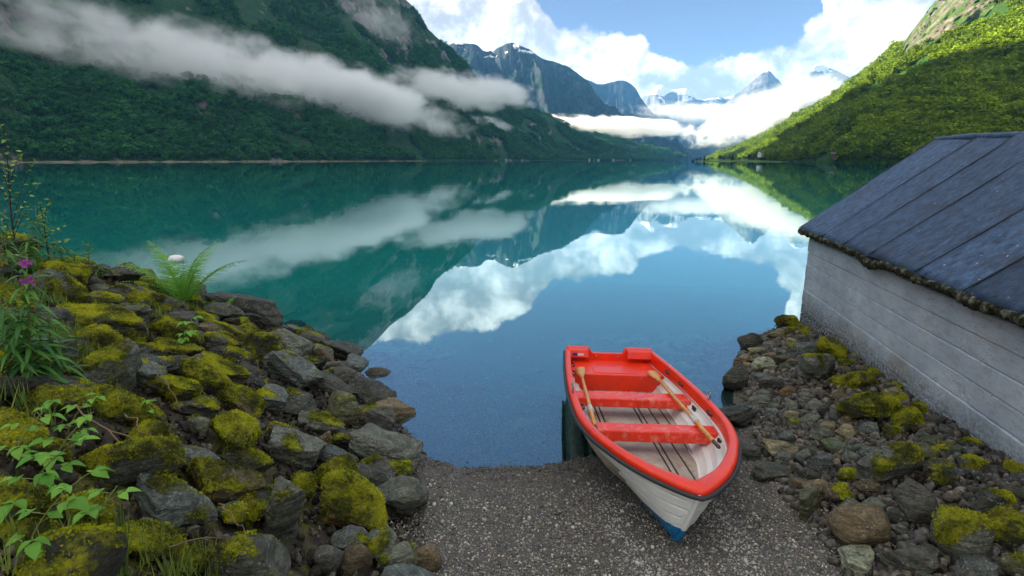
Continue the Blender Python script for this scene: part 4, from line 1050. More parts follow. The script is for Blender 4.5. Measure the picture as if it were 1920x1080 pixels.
RIGHT = [
 (1485,606,60,28,'slab','olive',.9,'moss-topped slab against the lake end of the boathouse wall'),
 (1402,648,50,44,'round','dark',0,'rounded dark boulder at the right waterline'),
 (1420,660,32,18,'slab','tan',0,'small tan flat stone in front of the rounded dark boulder'),
 (1456,630,42,27,'block','tan',.1,'tan squared stone near the moss-topped slab'),
 (1390,680,44,32,'block','brown',0,'brown stone at the right waterline below the dark boulder'),
 (1430,684,48,32,'round','pale',.1,'pale olive cobble beside the brown waterline stone'),
 (1465,676,30,28,'round','olive',.1,'egg-shaped olive cobble near the blue flat stone'),
 (1384,718,56,58,'block','dark',0,'tall jagged dark rock at the right water edge'),
 (1441,722,44,34,'block','purple',0,'purplish angular cobble behind the tall jagged rock'),
 (1511,656,60,24,'slab','bluish',0,'blue-grey flat stone near the boathouse wall'),
 (1521,698,80,62,'slab','grey',.2,'layered grey rock in the middle of the right bank'),
 (1560,662,64,54,'block','olive',.85,'dark mossy lump against the boathouse wall'),
 (1475,738,34,28,'round','orange',0,'orange-brown cobble below the layered grey rock'),
 (1426,754,64,32,'slab','grey',0,'grey slab with white veins left of the orange cobble'),
 (1612,718,76,42,'slab','olive',.95,'flat cushion of yellow moss by the wall'),
 (1640,768,116,70,'block','olive',.92,'large moss-covered boulder beside the concrete wall'),
 (1388,783,86,36,'slab','dark',0,'wet dark slab between the boat and the cobbles'),
 (1570,782,34,34,'round','bluish',0,'round blue-grey cobble left of the large mossy boulder'),
 (1543,774,28,26,'round','dark',0,'small dark round cobble beside the blue-grey one'),
 (1516,786,42,22,'round','green',.1,'flat greenish cobble amid the right cobbles'),
 (1536,818,54,38,'block','grey',0,'squared grey cobble below the round blue-grey one'),
 (1578,817,44,38,'block','tan',0,'tan faceted stone next to the squared grey cobble'),
 (1466,842,68,46,'block','tan',.05,'wedge-shaped tan and grey block right of the boat'),
 (1402,848,62,38,'slab','purple',0,'dark purple slab beside the boat gunwale'),
 (1440,878,78,42,'block','dark',.15,'dark knobbly stone at the top of the gravel'),
 (1540,878,64,44,'block','bluish',.0,'blue-green smooth stone below the tan wedge block'),
 (1590,893,44,34,'round','olive',.9,'small moss cushion stone left of the big shelved boulder'),
 (1660,876,106,90,'block','grey',.45,'big shelved boulder with moss in the right foreground'),
 (1726,852,64,44,'round','olive',.2,'smooth olive boulder behind the big shelved boulder'),
 (1516,952,98,56,'slab','olive',.0,'elongated smooth stone pointing at the big brown boulder'),
 (1530,918,66,50,'round','brown',.05,'brown stone behind the elongated smooth stone'),
 (1577,932,62,46,'block','brown',.35,'rusty stone with a moss edge above the brown boulder'),
 (1612,988,122,96,'round','brown',.0,'big smooth brown boulder at the edge of the gravel'),
 (1681,968,48,44,'round','dark',.15,'dark cobble right of the big brown boulder'),
 (1685,1002,32,26,'block','grey',.0,'small grey flat stone tucked behind the brown boulder'),
 (1722,955,80,88,'round','purple',.35,'purple-grey boulder with a white lichen spot'),
 (1790,1018,110,112,'round','grey',.62,'tall grey boulder with a bright moss cap, lower right'),
 (1882,1000,104,84,'round','olive',.95,'moss-smothered boulder at the right picture edge'),
 (1692,1050,112,74,'block','purple',.15,'rough purple boulder at the bottom right'),
 (1822,1062,92,56,'block','bluish',.25,'blue-grey stone at the bottom edge near the mossy boulders'),
 (1608,1062,90,54,'slab','pale',.05,'pale splintered slab at the bottom edge, right side'),
 (1800,890,30,24,'round','bluish',0,'left one of two small blue cobbles near the wall foot'),
 (1836,898,28,24,'round','bluish',0,'right one of two small blue cobbles near the wall foot'),
 (1905,1062,60,50,'round','olive',.9,'moss stone in the bottom right corner'),
 (1700,790,70,40,'slab','olive',.8,'mossy flat rock right of the large moss-covered boulder'),
 (1765,880,70,44,'block','dark',.5,'dark mossy stone near the wall foot'),
 (1850,945,80,50,'block','dark',.6,'dark stone with moss streaks under the wall'),
 (1560,840,40,34,'round','green',.1,'green-grey cobble below the tan faceted stone'),
]
for i, (px, py, wp, hp, sh, colr, ms, lab) in enumerate(RIGHT):
    yw = {29: .75}.get(i)
    hero(px, py, wp, hp, sh, colr, ms, lab, 300 + i, 'boulder' if wp > 95 else ('cobble' if wp < 50 else 'rock'), yw if yw is not None else rnd.uniform(-.4, .4), None, .3, ratio=.45 if i == 29 else .85)

# smaller stones filling in between
def wall_x(y_): return 5.81 + (y_ - 10.88) * (.188 / .982)
def project(P_):
    x_, y_, z_ = P_[0], P_[1], P_[2] - CAM_H; zc = y_ * cp - z_ * sp
    return 960 + FPX * x_ / zc, 540 - FPX * (y_ * sp + z_ * cp) / zc
MARKS = [('the fern', 345, 560), ('the fireweed', 70, 640), ('the large moss mound', 235, 760), ('the dome-shaped stone', 320, 945), ('the tilted bluish slab', 540, 690), ('the upright slab', 532, 960),
 ('the golden moss boulder', 668, 955), ('the flat corner slab', 712, 840), ('the pale lichen stone', 374, 798), ('the far dark slab', 470, 590), ('the pointed waterline rock', 640, 660), ('the small bramble', 345, 650),
 ('the big brown boulder', 1612, 985), ('the large mossy boulder', 1640, 765), ('the layered grey rock', 1520, 698), ('the jagged waterline rock', 1384, 718), ('the orange cobble', 1475, 738), ('the shelved boulder', 1660, 875), ('the tan wedge block', 1466, 842),
 ('the wet slab by the boat', 1388, 783), ('the moss-topped slab', 1485, 606), ('the moss-capped boulder', 1790, 1018), ('the elongated stone', 1516, 950), ('the purple-grey boulder', 1720, 950), ('the lowest bramble leaves', 90, 1020), ('the whorled plants', 195, 490), ('the dead stems', 330, 880)]
CNAME = dict(grey='grey', dark='dark', bluish='bluish', brown='brown', tan='tan', purple='purplish', olive='olive', pale='pale', orange='rusty', green='greenish')
used_labels = {}
def auto_label(P_, shape, colour, moss, size):
    px, py = project(P_); mk = min(MARKS, key=lambda q: math.hypot(q[1] - px, (q[2] - py) * 1.2))
    dx, dy = px - mk[1], py - mk[2]
    rel = ('right of' if dx > 0 else 'left of') if abs(dx) > abs(dy) * 1.3 else ('below' if dy > 0 else 'above')
    noun = {'slab': 'flat stone', 'block': 'angular stone', 'round': 'cobble'}[shape]
    sz = 'tiny' if size < .11 else 'small' if size < .18 else 'middling' if size < .3 else 'stout'
    ms = 'mossy ' if moss > .6 else ('moss-flecked ' if moss > .25 else '')
    lab = '%s %s%s %s %s %s' % (sz, ms, CNAME[colour], noun, rel, mk[0])
    base_ = lab; others = sorted((q for q in MARKS if q is not mk), key=lambda q: math.hypot(q[1] - px, (q[2] - py) * 1.2))[:4]
    for q in [None] + others:
        if q is not None: lab = '%s, toward %s' % (base_, q[0])
        if len(lab.split()) > 16: lab = lab.split(' ', 1)[1]
        if lab not in used_labels: break
    used_labels[lab] = 1
    return lab
def fill(region, count, sizes, shapes, colours, mossf, group, seed, tries=9000, gap=.60):
    r_ = random.Random(seed); made = 0; cells = []
    cand = []
    for _ in range(tries):
        c_ = region(r_)
        if c_ is None: continue
        cand.append((c_[0], c_[1], r_.uniform(*sizes) if r_.random() < .45 else r_.uniform(sizes[0], (sizes[0] + sizes[1]) / 2)))
    cand.sort(key=lambda q: -q[2])
    for x_, y_, s_ in cand:
        if made >= count: break
        if any((x_ - a) ** 2 + (y_ - b) ** 2 < (gap * (s_ / 2 + rr) * 1.0 + .02) ** 2 for a, b, rr in rock_list): continue
        sh = r_.choice(shapes); colr = r_.choice(colours); ms = mossf(r_, x_, y_)
        dm = (s_, s_ * r_.uniform(.6, .95), s_ * (r_.uniform(.25, .42) if sh == 'slab' else r_.uniform(.5, .8)))
        z_ = float(ground_z(np.array([(x_, y_)]))[0])
        add_rock(x_, y_, dm, sh, colr, ms, auto_label((x_, y_, z_ + s_ * .2), sh, colr, ms, s_), 'cobble' if s_ < .2 else 'rock', 1000 + seed * 500 + made, 3, lift=.25, group=group); made += 1
    return made
def reg_left(r_):
    y_ = r_.uniform(1.7, 11.2); x_ = r_.uniform(-8.5, .2)
    if x_ > left_edge(y_) - .08: return None
    z_ = float(ground_z(np.array([(x_, y_)]))[0])
    if z_ < -.15: return None
    px, py = project((x_, y_, z_))
    if px < -60 or py > 1130: return None
    # hidden behind the crest?
    h_ = hit_cache(px, py)
    return (x_, y_) if h_ is None or abs(h_ - y_) < .6 else None
def hit_cache(px, py):
    if py > 640: return None
    return hit_ground(px, py).y
def reg_right(r_):
    y_ = r_.uniform(2.6, 10.6); x_ = r_.uniform(2.3, 6.0)
    if x_ < right_edge(y_) + .03 or x_ > wall_x(y_) - .08: return None
    z_ = float(ground_z(np.array([(x_, y_)]))[0])
    if z_ < -.12: return None
    px, py = project((x_, y_, z_))
    return (x_, y_) if px < 1960 and py < 1120 else None
nl = fill(reg_left, 92, (.16, .68), ['slab', 'slab', 'slab', 'block', 'block'], ['dark', 'dark', 'grey', 'bluish', 'brown', 'purple'], lambda r_, x_, y_: (r_.choice((.1, .35, .5, .65, .8)) if left_edge(y_) - x_ > .9 else r_.choice((0, 0, .2, .5))), 'stones of the mossy left bank', 1, 3000, .47)
nr_ = fill(reg_right, 96, (.075, .25), ['round', 'round', 'block'], ['grey', 'dark', 'bluish', 'brown', 'tan', 'purple', 'olive', 'green', 'grey'], lambda r_, x_, y_: (r_.choice((.6, .85, .3, 0)) if wall_x(y_) - x_ < .75 else r_.choice((0, 0, 0, .15))), 'cobbles of the right bank', 2, 6000, .60)

# loose rubble and gravel too small and too many to count
m_peb, n, out = material('pebble'); P = wpos(n); oi = n.new('ShaderNodeObjectInfo').outputs['Random']
c = n.ramp(oi, [(0, (.035, .033, .030)), (.25, (.075, .070, .060)), (.5, (.17, .155, .13)), (.72, (.28, .25, .20)), (.9, (.42, .39, .33)), (.98, (.72, .69, .62)), (1.0, (.24, .14, .085))])
c = n.mix(n.math('MULTIPLY', n.mr(n.noise(P, .9, 4), .46, .60), .30), c, (.28, .27, .26))
wet = n.math('MULTIPLY', n.mr(n.math('ADD', n.sep(P)[2], n.math('MULTIPLY', n.math('SUBTRACT', n.noise(P, 2.5, 4), .5), .12)), .13, .03), n.mr(n.sep(P)[2], -.10, -.01, .0, 1))
c = n.mix(wet, c, n.mix(1.0, c, (.38, .38, .36), 'MULTIPLY'))
c = n.mix(n.math('MULTIPLY', n.mr(n.sep(P)[2], -.05, -1.0), .8), c, (.003, .62, .58))  # deeper pebbles painted teal in place of the water's tint
px_, py_, _ = n.sep(P); wb = n.math('MULTIPLY', n.math('SUBTRACT', n.noise(P, 1.6, 4), .5), .35)
for xa, sl_ in ((.98, -.14), (1.86, .10)):
    dl = n.math('ABSOLUTE', n.math('SUBTRACT', n.math('ADD', px_, wb), n.math('MULTIPLY_ADD', n.math('SUBTRACT', py_, 4.0), sl_, xa)))
    mk = n.math('MULTIPLY', n.mr(dl, .16, .03, 0, .62), n.math('MULTIPLY', n.mr(py_, 5.4, 4.7), n.mr(n.noise(P, 30, 3), .35, .6)))
    c = n.mix(mk, c, (.62, .61, .58))
surface(n, out, c, n.mr(wet, 0, 1, .6, .22), spec=.5)
def peb_mesh(seed, mat, sub=1):
    v, f = ICO[sub]; r = np.random.default_rng(seed)
    if sub == 2: v = rock_shape(seed, (2, 2, 2), 'block', 2)[0]
    w_ = v * (1 + .22 * fbm(v * 1.3 + seed * 3.1, 2))[:, None] * np.array([1, r.uniform(.65, .95), r.uniform(.45, .7)])
    me = bpy.data.meshes.new('pebble'); me.from_pydata(w_.tolist(), [], f); me.materials.append(mat); me.update()
    me.polygons.foreach_set('use_smooth', [sub != 2] * len(me.polygons)); return me
q = np.c_[rng.uniform(-2.2, 4.6, 120000), 2.6 + 8.6 * rng.uniform(size=120000) ** 1.5]
q = q[(q[:, 0] > left_edge(q[:, 1]) - .35) & (q[:, 0] < right_edge(q[:, 1]) + .5) & (rng.uniform(size=len(q)) > np.clip((q[:, 1] - 7.0) / 4.0, 0, 1) ** .8)]
zq = ground_z(q) + .018 * fbm(np.c_[q * 1.6, np.zeros(len(q))], 4); m_ = len(q)
s = .006 + .008 * rng.uniform(size=m_) ** 2.2 + .009 * (rng.uniform(size=m_) > .98) + .016 * (rng.uniform(size=m_) > .994)
instanced('gravel', np.c_[q, zq + s * .25], np.c_[s, s, s], rng.uniform(0, 6.28, (m_, 3)) * np.array([.12, .12, 1]), rng.integers(0, 6, m_), [peb_mesh(k, m_peb) for k in range(6)], 'fine grey gravel of the landing ramp running under the water', 'gravel')
def rub_ok(q):
    l_ = q[:, 0] < left_edge(q[:, 1]) - .02; r2 = (q[:, 0] > right_edge(q[:, 1])) & (q[:, 0] < wall_x(q[:, 1]) - .02)
    return l_ | r2
q = np.c_[rng.uniform(-8, 6, 30000), rng.uniform(1.6, 11.5, 30000)]; q = q[rub_ok(q)]
zq = ground_z(q); k_ = zq > -.5; q, zq = q[k_], zq[k_]; m_ = len(q)
s = .018 + .035 * rng.uniform(size=m_) ** 2
m_rub, n, out = material('rubble'); P = wpos(n); oi = n.new('ShaderNodeObjectInfo').outputs['Random']
c = n.ramp(oi, [(0, (.008, .007, .005)), (.5, (.030, .026, .019)), (.8, (.07, .058, .04)), (1, (.15, .13, .10))])
surface(n, out, c, .75, n.bump(n.noise(P, 60, 4), .5, .01), spec=.3)
instanced('rubble', np.c_[q, zq + s * .2 - .02], np.c_[s, s, s], rng.uniform(0, 6.28, (m_, 3)) * np.array([.3, .3, 1]), rng.integers(0, 6, m_), [peb_mesh(20 + k, m_rub, 2) for k in range(6)], 'small loose stones filling the gaps between the bank rocks', 'rubble')
q = np.c_[rng.uniform(2.3, 6, 9000), rng.uniform(2.6, 10.8, 9000)]
q = q[(q[:, 0] > right_edge(q[:, 1]) - .05) & (q[:, 0] < wall_x(q[:, 1]) - .03)]; zq = ground_z(q); m_ = len(q); s = .030 + .035 * rng.uniform(size=m_)
m_scob, n, out = material('small_cobble'); P = wpos(n); oi = n.new('ShaderNodeObjectInfo').outputs['Random']
c = n.ramp(oi, [(0, (.018, .015, .012)), (.35, (.055, .048, .038)), (.6, (.10, .08, .055)), (.8, (.08, .082, .078)), (1, (.20, .17, .13))])
c = n.mix(1.0, c, n.ramp(n.noise(P, 45, 5, .75), [(.35, .35), (.6, 1.5)]), 'MULTIPLY'); surface(n, out, c, .6, n.bump(n.noise(P, 60, 4), .5, .01), spec=.4)
instanced('small_cobbles', np.c_[q, zq + s * .1], np.c_[s, s, s], rng.uniform(0, 6.28, (m_, 3)) * np.array([.3, .3, 1]), rng.integers(0, 6, m_), [peb_mesh(60 + k, m_scob, 3) for k in range(6)], 'small rounded stones packed between the right bank cobbles', 'cobbles')
# rounded stones lying on the bed below the shallow water
q = np.c_[rng.uniform(-5, 5.2, 2600), rng.uniform(6.2, 14, 2600)]; zq = ground_z(q); k_ = (zq < -.12) & (rng.uniform(size=2600) < np.clip(np.maximum(q[:, 0] - 1.6, -1.2 - q[:, 0]) * .6, .03, 1)); q, zq = q[k_], zq[k_]; m_ = len(q)
s = rng.uniform(.05, .20, m_)
m_bedst, n, out = material('bed_stone'); P = wpos(n); oi = n.new('ShaderNodeObjectInfo').outputs['Random']
c = n.mix(oi, (.07, .075, .07), (.22, .23, .20)); c = n.mix(n.mr(n.sep(P)[2], -.3, -1.5, 0, .9), c, (.003, .55, .52)); surface(n, out, c, .7)  # stones turn teal with depth, standing in for tinted light under water
instanced('bed_stones', np.c_[q, zq], np.c_[s, s, s * .7], np.c_[np.zeros(m_), np.zeros(m_), rng.uniform(0, 6.28, m_)], rng.integers(0, 6, m_), [peb_mesh(40 + k, m_bedst, 2) for k in range(6)], 'stones lying on the lake bed under the shallow water', 'stones')

# ------------------------------------------------------------------ moss pile on the rocks
m_moss, n, out = material('moss'); P = wpos(n); oi = n.new('ShaderNodeObjectInfo').outputs['Random']
c = n.ramp(n.math('ADD', n.math('MULTIPLY', n.noise(P, 3.4, 6, .65), .8), n.math('ADD', n.math('MULTIPLY', oi, .10), .07)), [(.34, (.035, .050, .008)), (.45, (.11, .125, .012)), (.55, (.42, .45, .02)), (.64, (.68, .66, .022)), (.78, (.22, .15, .025))])
surface(n, out, c, .85, trans=.25, spec=.15)
def tuft(seed, mat, k=9, spread=.8, wid=.22):
    r = np.random.default_rng(seed); v, f = [], []
    for i in range(k):
        an = r.uniform(0, 6.28); rr = spread * r.uniform(.15, 1); d_ = np.array([math.cos(an), math.sin(an)]); s_ = np.array([-d_[1], d_[0]]) * wid
        b = d_ * rr * .35; t_ = d_ * rr; h = r.uniform(.6, 1.1)
        v += [(b[0] - s_[0], b[1] - s_[1], -.1), (b[0] + s_[0], b[1] + s_[1], -.1), (t_[0], t_[1], h)]; f.append((3 * i, 3 * i + 1, 3 * i + 2))
    me = bpy.data.meshes.new('tuft'); me.from_pydata([tuple(q) for q in v], [], f); me.materials.append(mat); me.update(); return me
if moss_pts:
    mp = np.concatenate(moss_pts); mn = np.concatenate(moss_nrm)
    if len(mp) > 170000: k_ = rng.choice(len(mp), 170000, replace=False); mp, mn = mp[k_], mn[k_]
    mn = mn + np.array([0, 0, .5]); mn /= np.linalg.norm(mn, axis=1)[:, None]
    ry = np.arccos(np.clip(mn[:, 2], -1, 1)); rz = np.arctan2(mn[:, 1], mn[:, 0]); m_ = len(mp)
    s = rng.uniform(.005, .013, m_)
    instanced('moss', mp, np.c_[s * 1.2, s * 1.2, s], np.c_[np.zeros(m_), ry, rz], rng.integers(0, 4, m_), [tuft(k, m_moss) for k in range(4)], 'yellow-green moss growing over the bank rocks', 'moss')

# ================================================================== PLANTS
def plant_mat(name, lo, hi, trans=.35, rough=.45):
    m, n, out = material(name); P = wpos(n); oi = n.new('ShaderNodeObjectInfo').outputs['Random']
    t = n.math('ADD', n.math('MULTIPLY', oi, .7), n.math('MULTIPLY', n.noise(P, 9, 3), .4))
    surface(n, out, n.mix(n.mr(t, .15, .95), lo, hi), rough, n.bump(n.noise(tc(n), 22, 3), .15, .01), trans=trans, spec=.35)
    return m
m_rasp = plant_mat('bramble_leaf', (.10, .30, .030), (.26, .52, .06))
m_fire = plant_mat('fireweed_leaf', (.035, .13, .028), (.13, .32, .055))
m_fern = plant_mat('fern_frond', (.09, .28, .05), (.26, .56, .08))
m_birch = plant_mat('birch_leaf', (.14, .28, .045), (.38, .55, .12))
m_whorl = plant_mat('whorl_leaf', (.06, .20, .035), (.18, .42, .06))
m_stem = plant_mat('green_stem', (.10, .16, .03), (.22, .22, .06), .0)
m_dead = plain('dead_stem', (.22, .14, .075), .8, .2)
m_sapl = plain('sapling_bark', (.035, .022, .016), .8, .2)
m_petal = plant_mat('magenta_petal', (.38, .03, .36), (.62, .08, .62), .3)
def leaf_data(name, mat, width, droop, fold=.25, shape='ovate', nseg=9, serr=0.0, curl=0.0):
    """one leaf, 1 long along +X, base at the origin"""
    v, f = [], []
    for i in range(nseg + 1):
        t = i / nseg
        w_ = width / 2 * ((math.sin(math.pi * min(1, t ** .72)) ** .9) if shape == 'ovate' else (math.sin(math.pi * t ** .8) ** .8))
        if t in (0, 1): w_ = .004
        w_ *= 1 + serr * (1 if i % 2 else -1)
        x_ = t; z_ = -droop * t * t + curl * math.sin(t * 5)
        x_ *= 1 - .25 * droop * t
        v += [(x_, -w_, z_ + fold * w_), (x_, -w_ * .5, z_ + fold * w_ * .55), (x_, 0, z_), (x_, w_ * .5, z_ + fold * w_ * .55), (x_, w_, z_ + fold * w_)]
    for i in range(nseg):
        for k in range(4): f.append((i * 5 + k, i * 5 + k + 1, (i + 1) * 5 + k + 1, (i + 1) * 5 + k))
    me = bpy.data.meshes.new(name); me.from_pydata(v, [], f); me.materials.append(mat); me.polygons.foreach_set('use_smooth', [True] * len(f)); me.update()
    return me
def leaf_mat4(loc, az_, el_, roll, size):
    return Matrix.Translation(loc) @ Matrix.Rotation(az_, 4, 'Z') @ Matrix.Rotation(-el_, 4, 'Y') @ Matrix.Rotation(roll, 4, 'X') @ Matrix.Diagonal((size, size, size, 1))
def arc(base, az_, lean, L, n_=9, curve=.5):
    pts = []; p = Vector(base); el_ = math.pi / 2 - lean
    for i in range(n_ + 1):
        pts.append(p.copy()); e = el_ - curve * i / n_
        p = p + Vector((math.cos(az_) * math.cos(e), math.sin(az_) * math.cos(e), math.sin(e))) * (L / n_)
    return pts
LF = dict(rasp=[leaf_data('leaflet', m_rasp, .60 + .06 * k, .25 + .1 * k, .35, 'ovate', 12, .07) for k in range(3)],
          lance=[leaf_data('leaf', m_fire, .17, .35 + .35 * k, .4, 'lance', 10) for k in range(3)],
          whorl=[leaf_data('leaf', m_whorl, .15, .3 + .2 * k, .4, 'lance', 8) for k in range(2)],
          birch=[leaf_data('leaf', m_birch, .72, .15 + .2 * k, .3, 'ovate', 8, .05) for k in range(2)])
def bramble(base, h, nleaf, seed, label, az0=None, size=.105, lean=.35):
    r_ = random.Random(seed); b = Vector(base); o = empty('bramble', b); tag(o, label, 'plant')
    az_ = r_.uniform(0, 6.28) if az0 is None else az0
    path = arc((0, 0, -.05), az_, lean, h, 10, .75)
    mesh_obj('stem', *tube(path, [.005 - .003 * i / 10 for i in range(11)], 6), m_stem, o)
    for i in range(nleaf):
        t = .22 + .78 * i / max(1, nleaf - 1); p = path[min(10, int(t * 10))]; a_ = az_ + i * 2.4 + r_.uniform(-.4, .4)
        pl = r_.uniform(.05, .10) * (h / .6) ** .5; e = r_.uniform(.1, .6)
        pth = arc(p, a_, math.pi / 2 - e, pl, 4, .3)
        lf = mesh_obj('leaf', *tube(pth, .0022, 5), m_stem, o)
        end = pth[-1]; sz = size * r_.uniform(.6, .95); e2 = e - .35
        link_mesh('leaflet', LF['rasp'][r_.randrange(3)], lf, leaf_mat4(end, a_, e2, r_.uniform(-.2, .2), sz))
        for s in (-1, 1):
            link_mesh('leaflet', LF['rasp'][r_.randrange(3)], lf, leaf_mat4(pth[-2], a_ + s * r_.uniform(.9, 1.25), e2 + .1, s * -.2, sz * .82))
    return o
def gz1(x_, y_): return float(ground_z(np.array([(x_, y_)]))[0])
def on_bank(px, py, lift=0.0): p = hit_ground(px, py); return (p.x, p.y, p.z + lift)
BR = [((35, 1070), .52, 9, 'bramble with fresh green leaves in the bottom left corner', .3, .095), ((150, 1060), .40, 7, 'low bramble sprig beside the wide mossy boulder', 1.2, .095), ((25, 985), .50, 9, 'leafy bramble just above the bottom left corner', .2, .10),
      ((85, 905), .48, 8, 'bramble rising left of the plain grey stone', .5, .10), ((15, 880), .46, 8, 'bramble at the left picture edge, mid height', .6, .095), ((120, 830), .40, 7, 'bramble in front of the fireweed foot', .3, .085),
      ((340, 668), .50, 11, 'small bramble clump growing alone below the fern', 1.5, .12), ((255, 800), .28, 5, 'tiny bramble sprig on the large moss mound', .8, .07)]
for i, (q, h, k, lab, a0, sz) in enumerate(BR): bramble(on_bank(*q), h, k, 50 + i, lab, a0, sz, .25)
def fireweed(base, h, seed, label, flowers=9, nleaf=46, lean=.04, lsize=.17):
    r_ = random.Random(seed); o = empty('fireweed', base); tag(o, label, 'plant')
    path = arc((0, 0, -.04), r_.uniform(0, 6), lean, h, 12, .12)
    mesh_obj('stem', *tube(path, [.007 - .004 * i / 12 for i in range(13)], 6), m_stem, o)
    for i in range(nleaf):
        t = .06 + .80 * i / nleaf; k = t * 12; p = path[int(k)].lerp(path[min(12, int(k) + 1)], k - int(k))
        link_mesh('leaf', LF['lance'][r_.randrange(3)], o, leaf_mat4(p, i * 2.39 + r_.uniform(-.3, .3), r_.uniform(.0, .75), r_.uniform(-.3, .3), lsize * r_.uniform(.7, 1.15) * (1.15 - .6 * t)))
    for i in range(flowers):
        t = .84 + .15 * i / flowers; p = path[min(12, int(t * 12))]; a_ = i * 2.4
        a = Acc(); c_ = p + Vector((math.cos(a_) * .028, math.sin(a_) * .028, (t - .9) * h * .5))
        a.add(tube([p, c_], .0025, 4))
        for q in range(4):
            an = q * 1.57 + .4; u_ = Vector((-math.sin(a_), math.cos(a_), 0)); w_ = Vector((0, 0, 1)); d_ = (u_ * math.cos(an) + w_ * math.sin(an)); e_ = (u_ * -math.sin(an) + w_ * math.cos(an)); f_ = Vector((math.cos(a_), math.sin(a_), 0))
            k = len(a.v); a.v += [tuple(c_), tuple(c_ + d_ * .012 + e_ * .008 + f_ * .006), tuple(c_ + d_ * .017 + f_ * .009), tuple(c_ + d_ * .012 - e_ * .008 + f_ * .006)]; a.f.append((k, k + 1, k + 2, k + 3))
        a.obj('flower', m_petal, o, smooth=False)
    return o
fireweed(on_bank(68, 742), 1.0, 1, 'tall fireweed with magenta flowers standing at the left', 16, 96, lsize=.24)
fireweed(on_bank(30, 730), .72, 2, 'flowerless fireweed stem left of the flowering one', 0, 70, lsize=.22)
fireweed(on_bank(105, 735), .66, 3, 'shorter fireweed stem right of the flowering one', 0, 64, lsize=.22)
fireweed(on_bank(78, 505), .95, 4, 'faded fireweed spike rising behind the magenta flowers', 0, 40, lsize=.26)
fireweed(on_bank(50, 700), .62, 6, 'drooping fireweed stem behind the flowering one', 0, 60, lsize=.22)
fireweed(on_bank(20, 520), .80, 7, 'fireweed on the crest beside the birch sapling foot', 0, 48, lsize=.28)
fireweed(on_bank(60, 515), .66, 8, 'fireweed on the crest left of the faded spike', 0, 48, lsize=.28)
fireweed(on_bank(120, 500), .50, 5, 'young fireweed on the crest beside the faded spike', 0, 34, lsize=.26)
def whorled(base, h, seed, label, k=26, ls=.22):
    r_ = random.Random(seed); o = empty('whorled_plant', base); tag(o, label, 'plant', 'whorled plants on the crest')
    path = arc((0, 0, -.03), r_.uniform(0, 6), .06, h, 8, .1)
    mesh_obj('stem', *tube(path, .006, 5), m_stem, o)
    for i in range(k):
        t = .25 + .75 * i / k; p = path[min(8, int(t * 8))]
        link_mesh('leaf', LF['whorl'][r_.randrange(2)], o, leaf_mat4(p, i * 2.39, .1 + .7 * t + r_.uniform(-.15, .15), 0, ls * (1.15 - .45 * t) * r_.uniform(.8, 1.1)))
whorled(on_bank(168, 512), .50, 1, 'left one of two upright whorled plants on the crest')
whorled(on_bank(226, 514), .44, 2, 'right one of two upright whorled plants on the crest')
whorled(on_bank(142, 515), .36, 3, 'low bushy whorled plant left of the upright pair', 34)
whorled(on_bank(186, 522), .26, 4, 'short leafy sprout between the upright whorled plants', 22, .18)
# fern
def frond_data(seed, L=1.0):
    r_ = random.Random(seed); v, f = [], []
    path = [Vector((t * (1 - .10 * t * t), 0, .06 * math.sin(t * 2) - .30 * t ** 2.4)) for t in np.linspace(0, 1, 30)]
    tv, tf = tube(path, [.010 * (1 - .85 * i / 29) for i in range(30)], 5); v += [tuple(q) for q in tv]; f += tf
    for i_ in range(19):
        t = .12 + .86 * i_ / 18; i = min(29, max(1, int(round(t * 29)))); wl = .17 * math.sin(math.pi * min(1, (t - .06) ** .62)) + .012; p = path[i]; tn = (path[min(29, i + 1)] - path[i - 1]).normalized()
        for s in (-1, 1):
            d_ = (Vector((0, s, 0)) * .93 + tn * .36 + Vector((0, 0, .10))).normalized(); up_ = tn.cross(d_) * s
            b_ = .0095 + .004 * (1 - t)
            k0 = len(v); m_ = 6
            for q in range(m_ + 1):
                u = q / m_; c_ = p + d_ * wl * u + Vector((0, 0, -.05 * u * u * wl / .2)); ww = b_ * (1 - u * .85) * (1.15 if q % 2 else .75)
                v += [tuple(c_ - tn * ww), tuple(c_ + tn * ww)]
            for q in range(m_): f.append((k0 + 2 * q, k0 + 2 * q + 1, k0 + 2 * q + 3, k0 + 2 * q + 2))
    me = bpy.data.meshes.new('frond'); me.from_pydata(v, [], f); me.materials.append(m_fern); me.update(); return me
FR = [frond_data(k) for k in range(2)]
fb_ = Vector(on_bank(345, 578)); fern = empty('fern', fb_); tag(fern, 'shuttlecock fern with arching fronds at the bank crest', 'fern')
mesh_obj('rootstock', *tube([(0, 0, -.1), (0, 0, .02), (.0, 0, .10)], [.10, .09, .05], 8), m_dead, fern)
r_ = random.Random(5)
for i in range(17):
    a_ = i / 17 * 6.28 + r_.uniform(-.15, .15); e = r_.uniform(1.0, 1.4) if i % 3 else r_.uniform(.65, .95)
    link_mesh('frond', FR[i % 2], fern, leaf_mat4((.03 * math.cos(a_), .03 * math.sin(a_), .03), a_, e, r_.uniform(-.3, .3), r_.uniform(.95, 1.35)))
for (q, sz, lab) in (((415, 592), .42, 'small ferny tuft right of the shuttlecock fern'), ((395, 575), .34, 'tiny fern behind the shuttlecock fern')):
    o = empty('fern', on_bank(*q)); tag(o, lab, 'fern')
    for i in range(8): link_mesh('frond', FR[i % 2], o, leaf_mat4((0, 0, 0), i * .8 + .2, r_.uniform(.5, 1.1), r_.uniform(-.3, .3), sz * r_.uniform(.7, 1.1)))
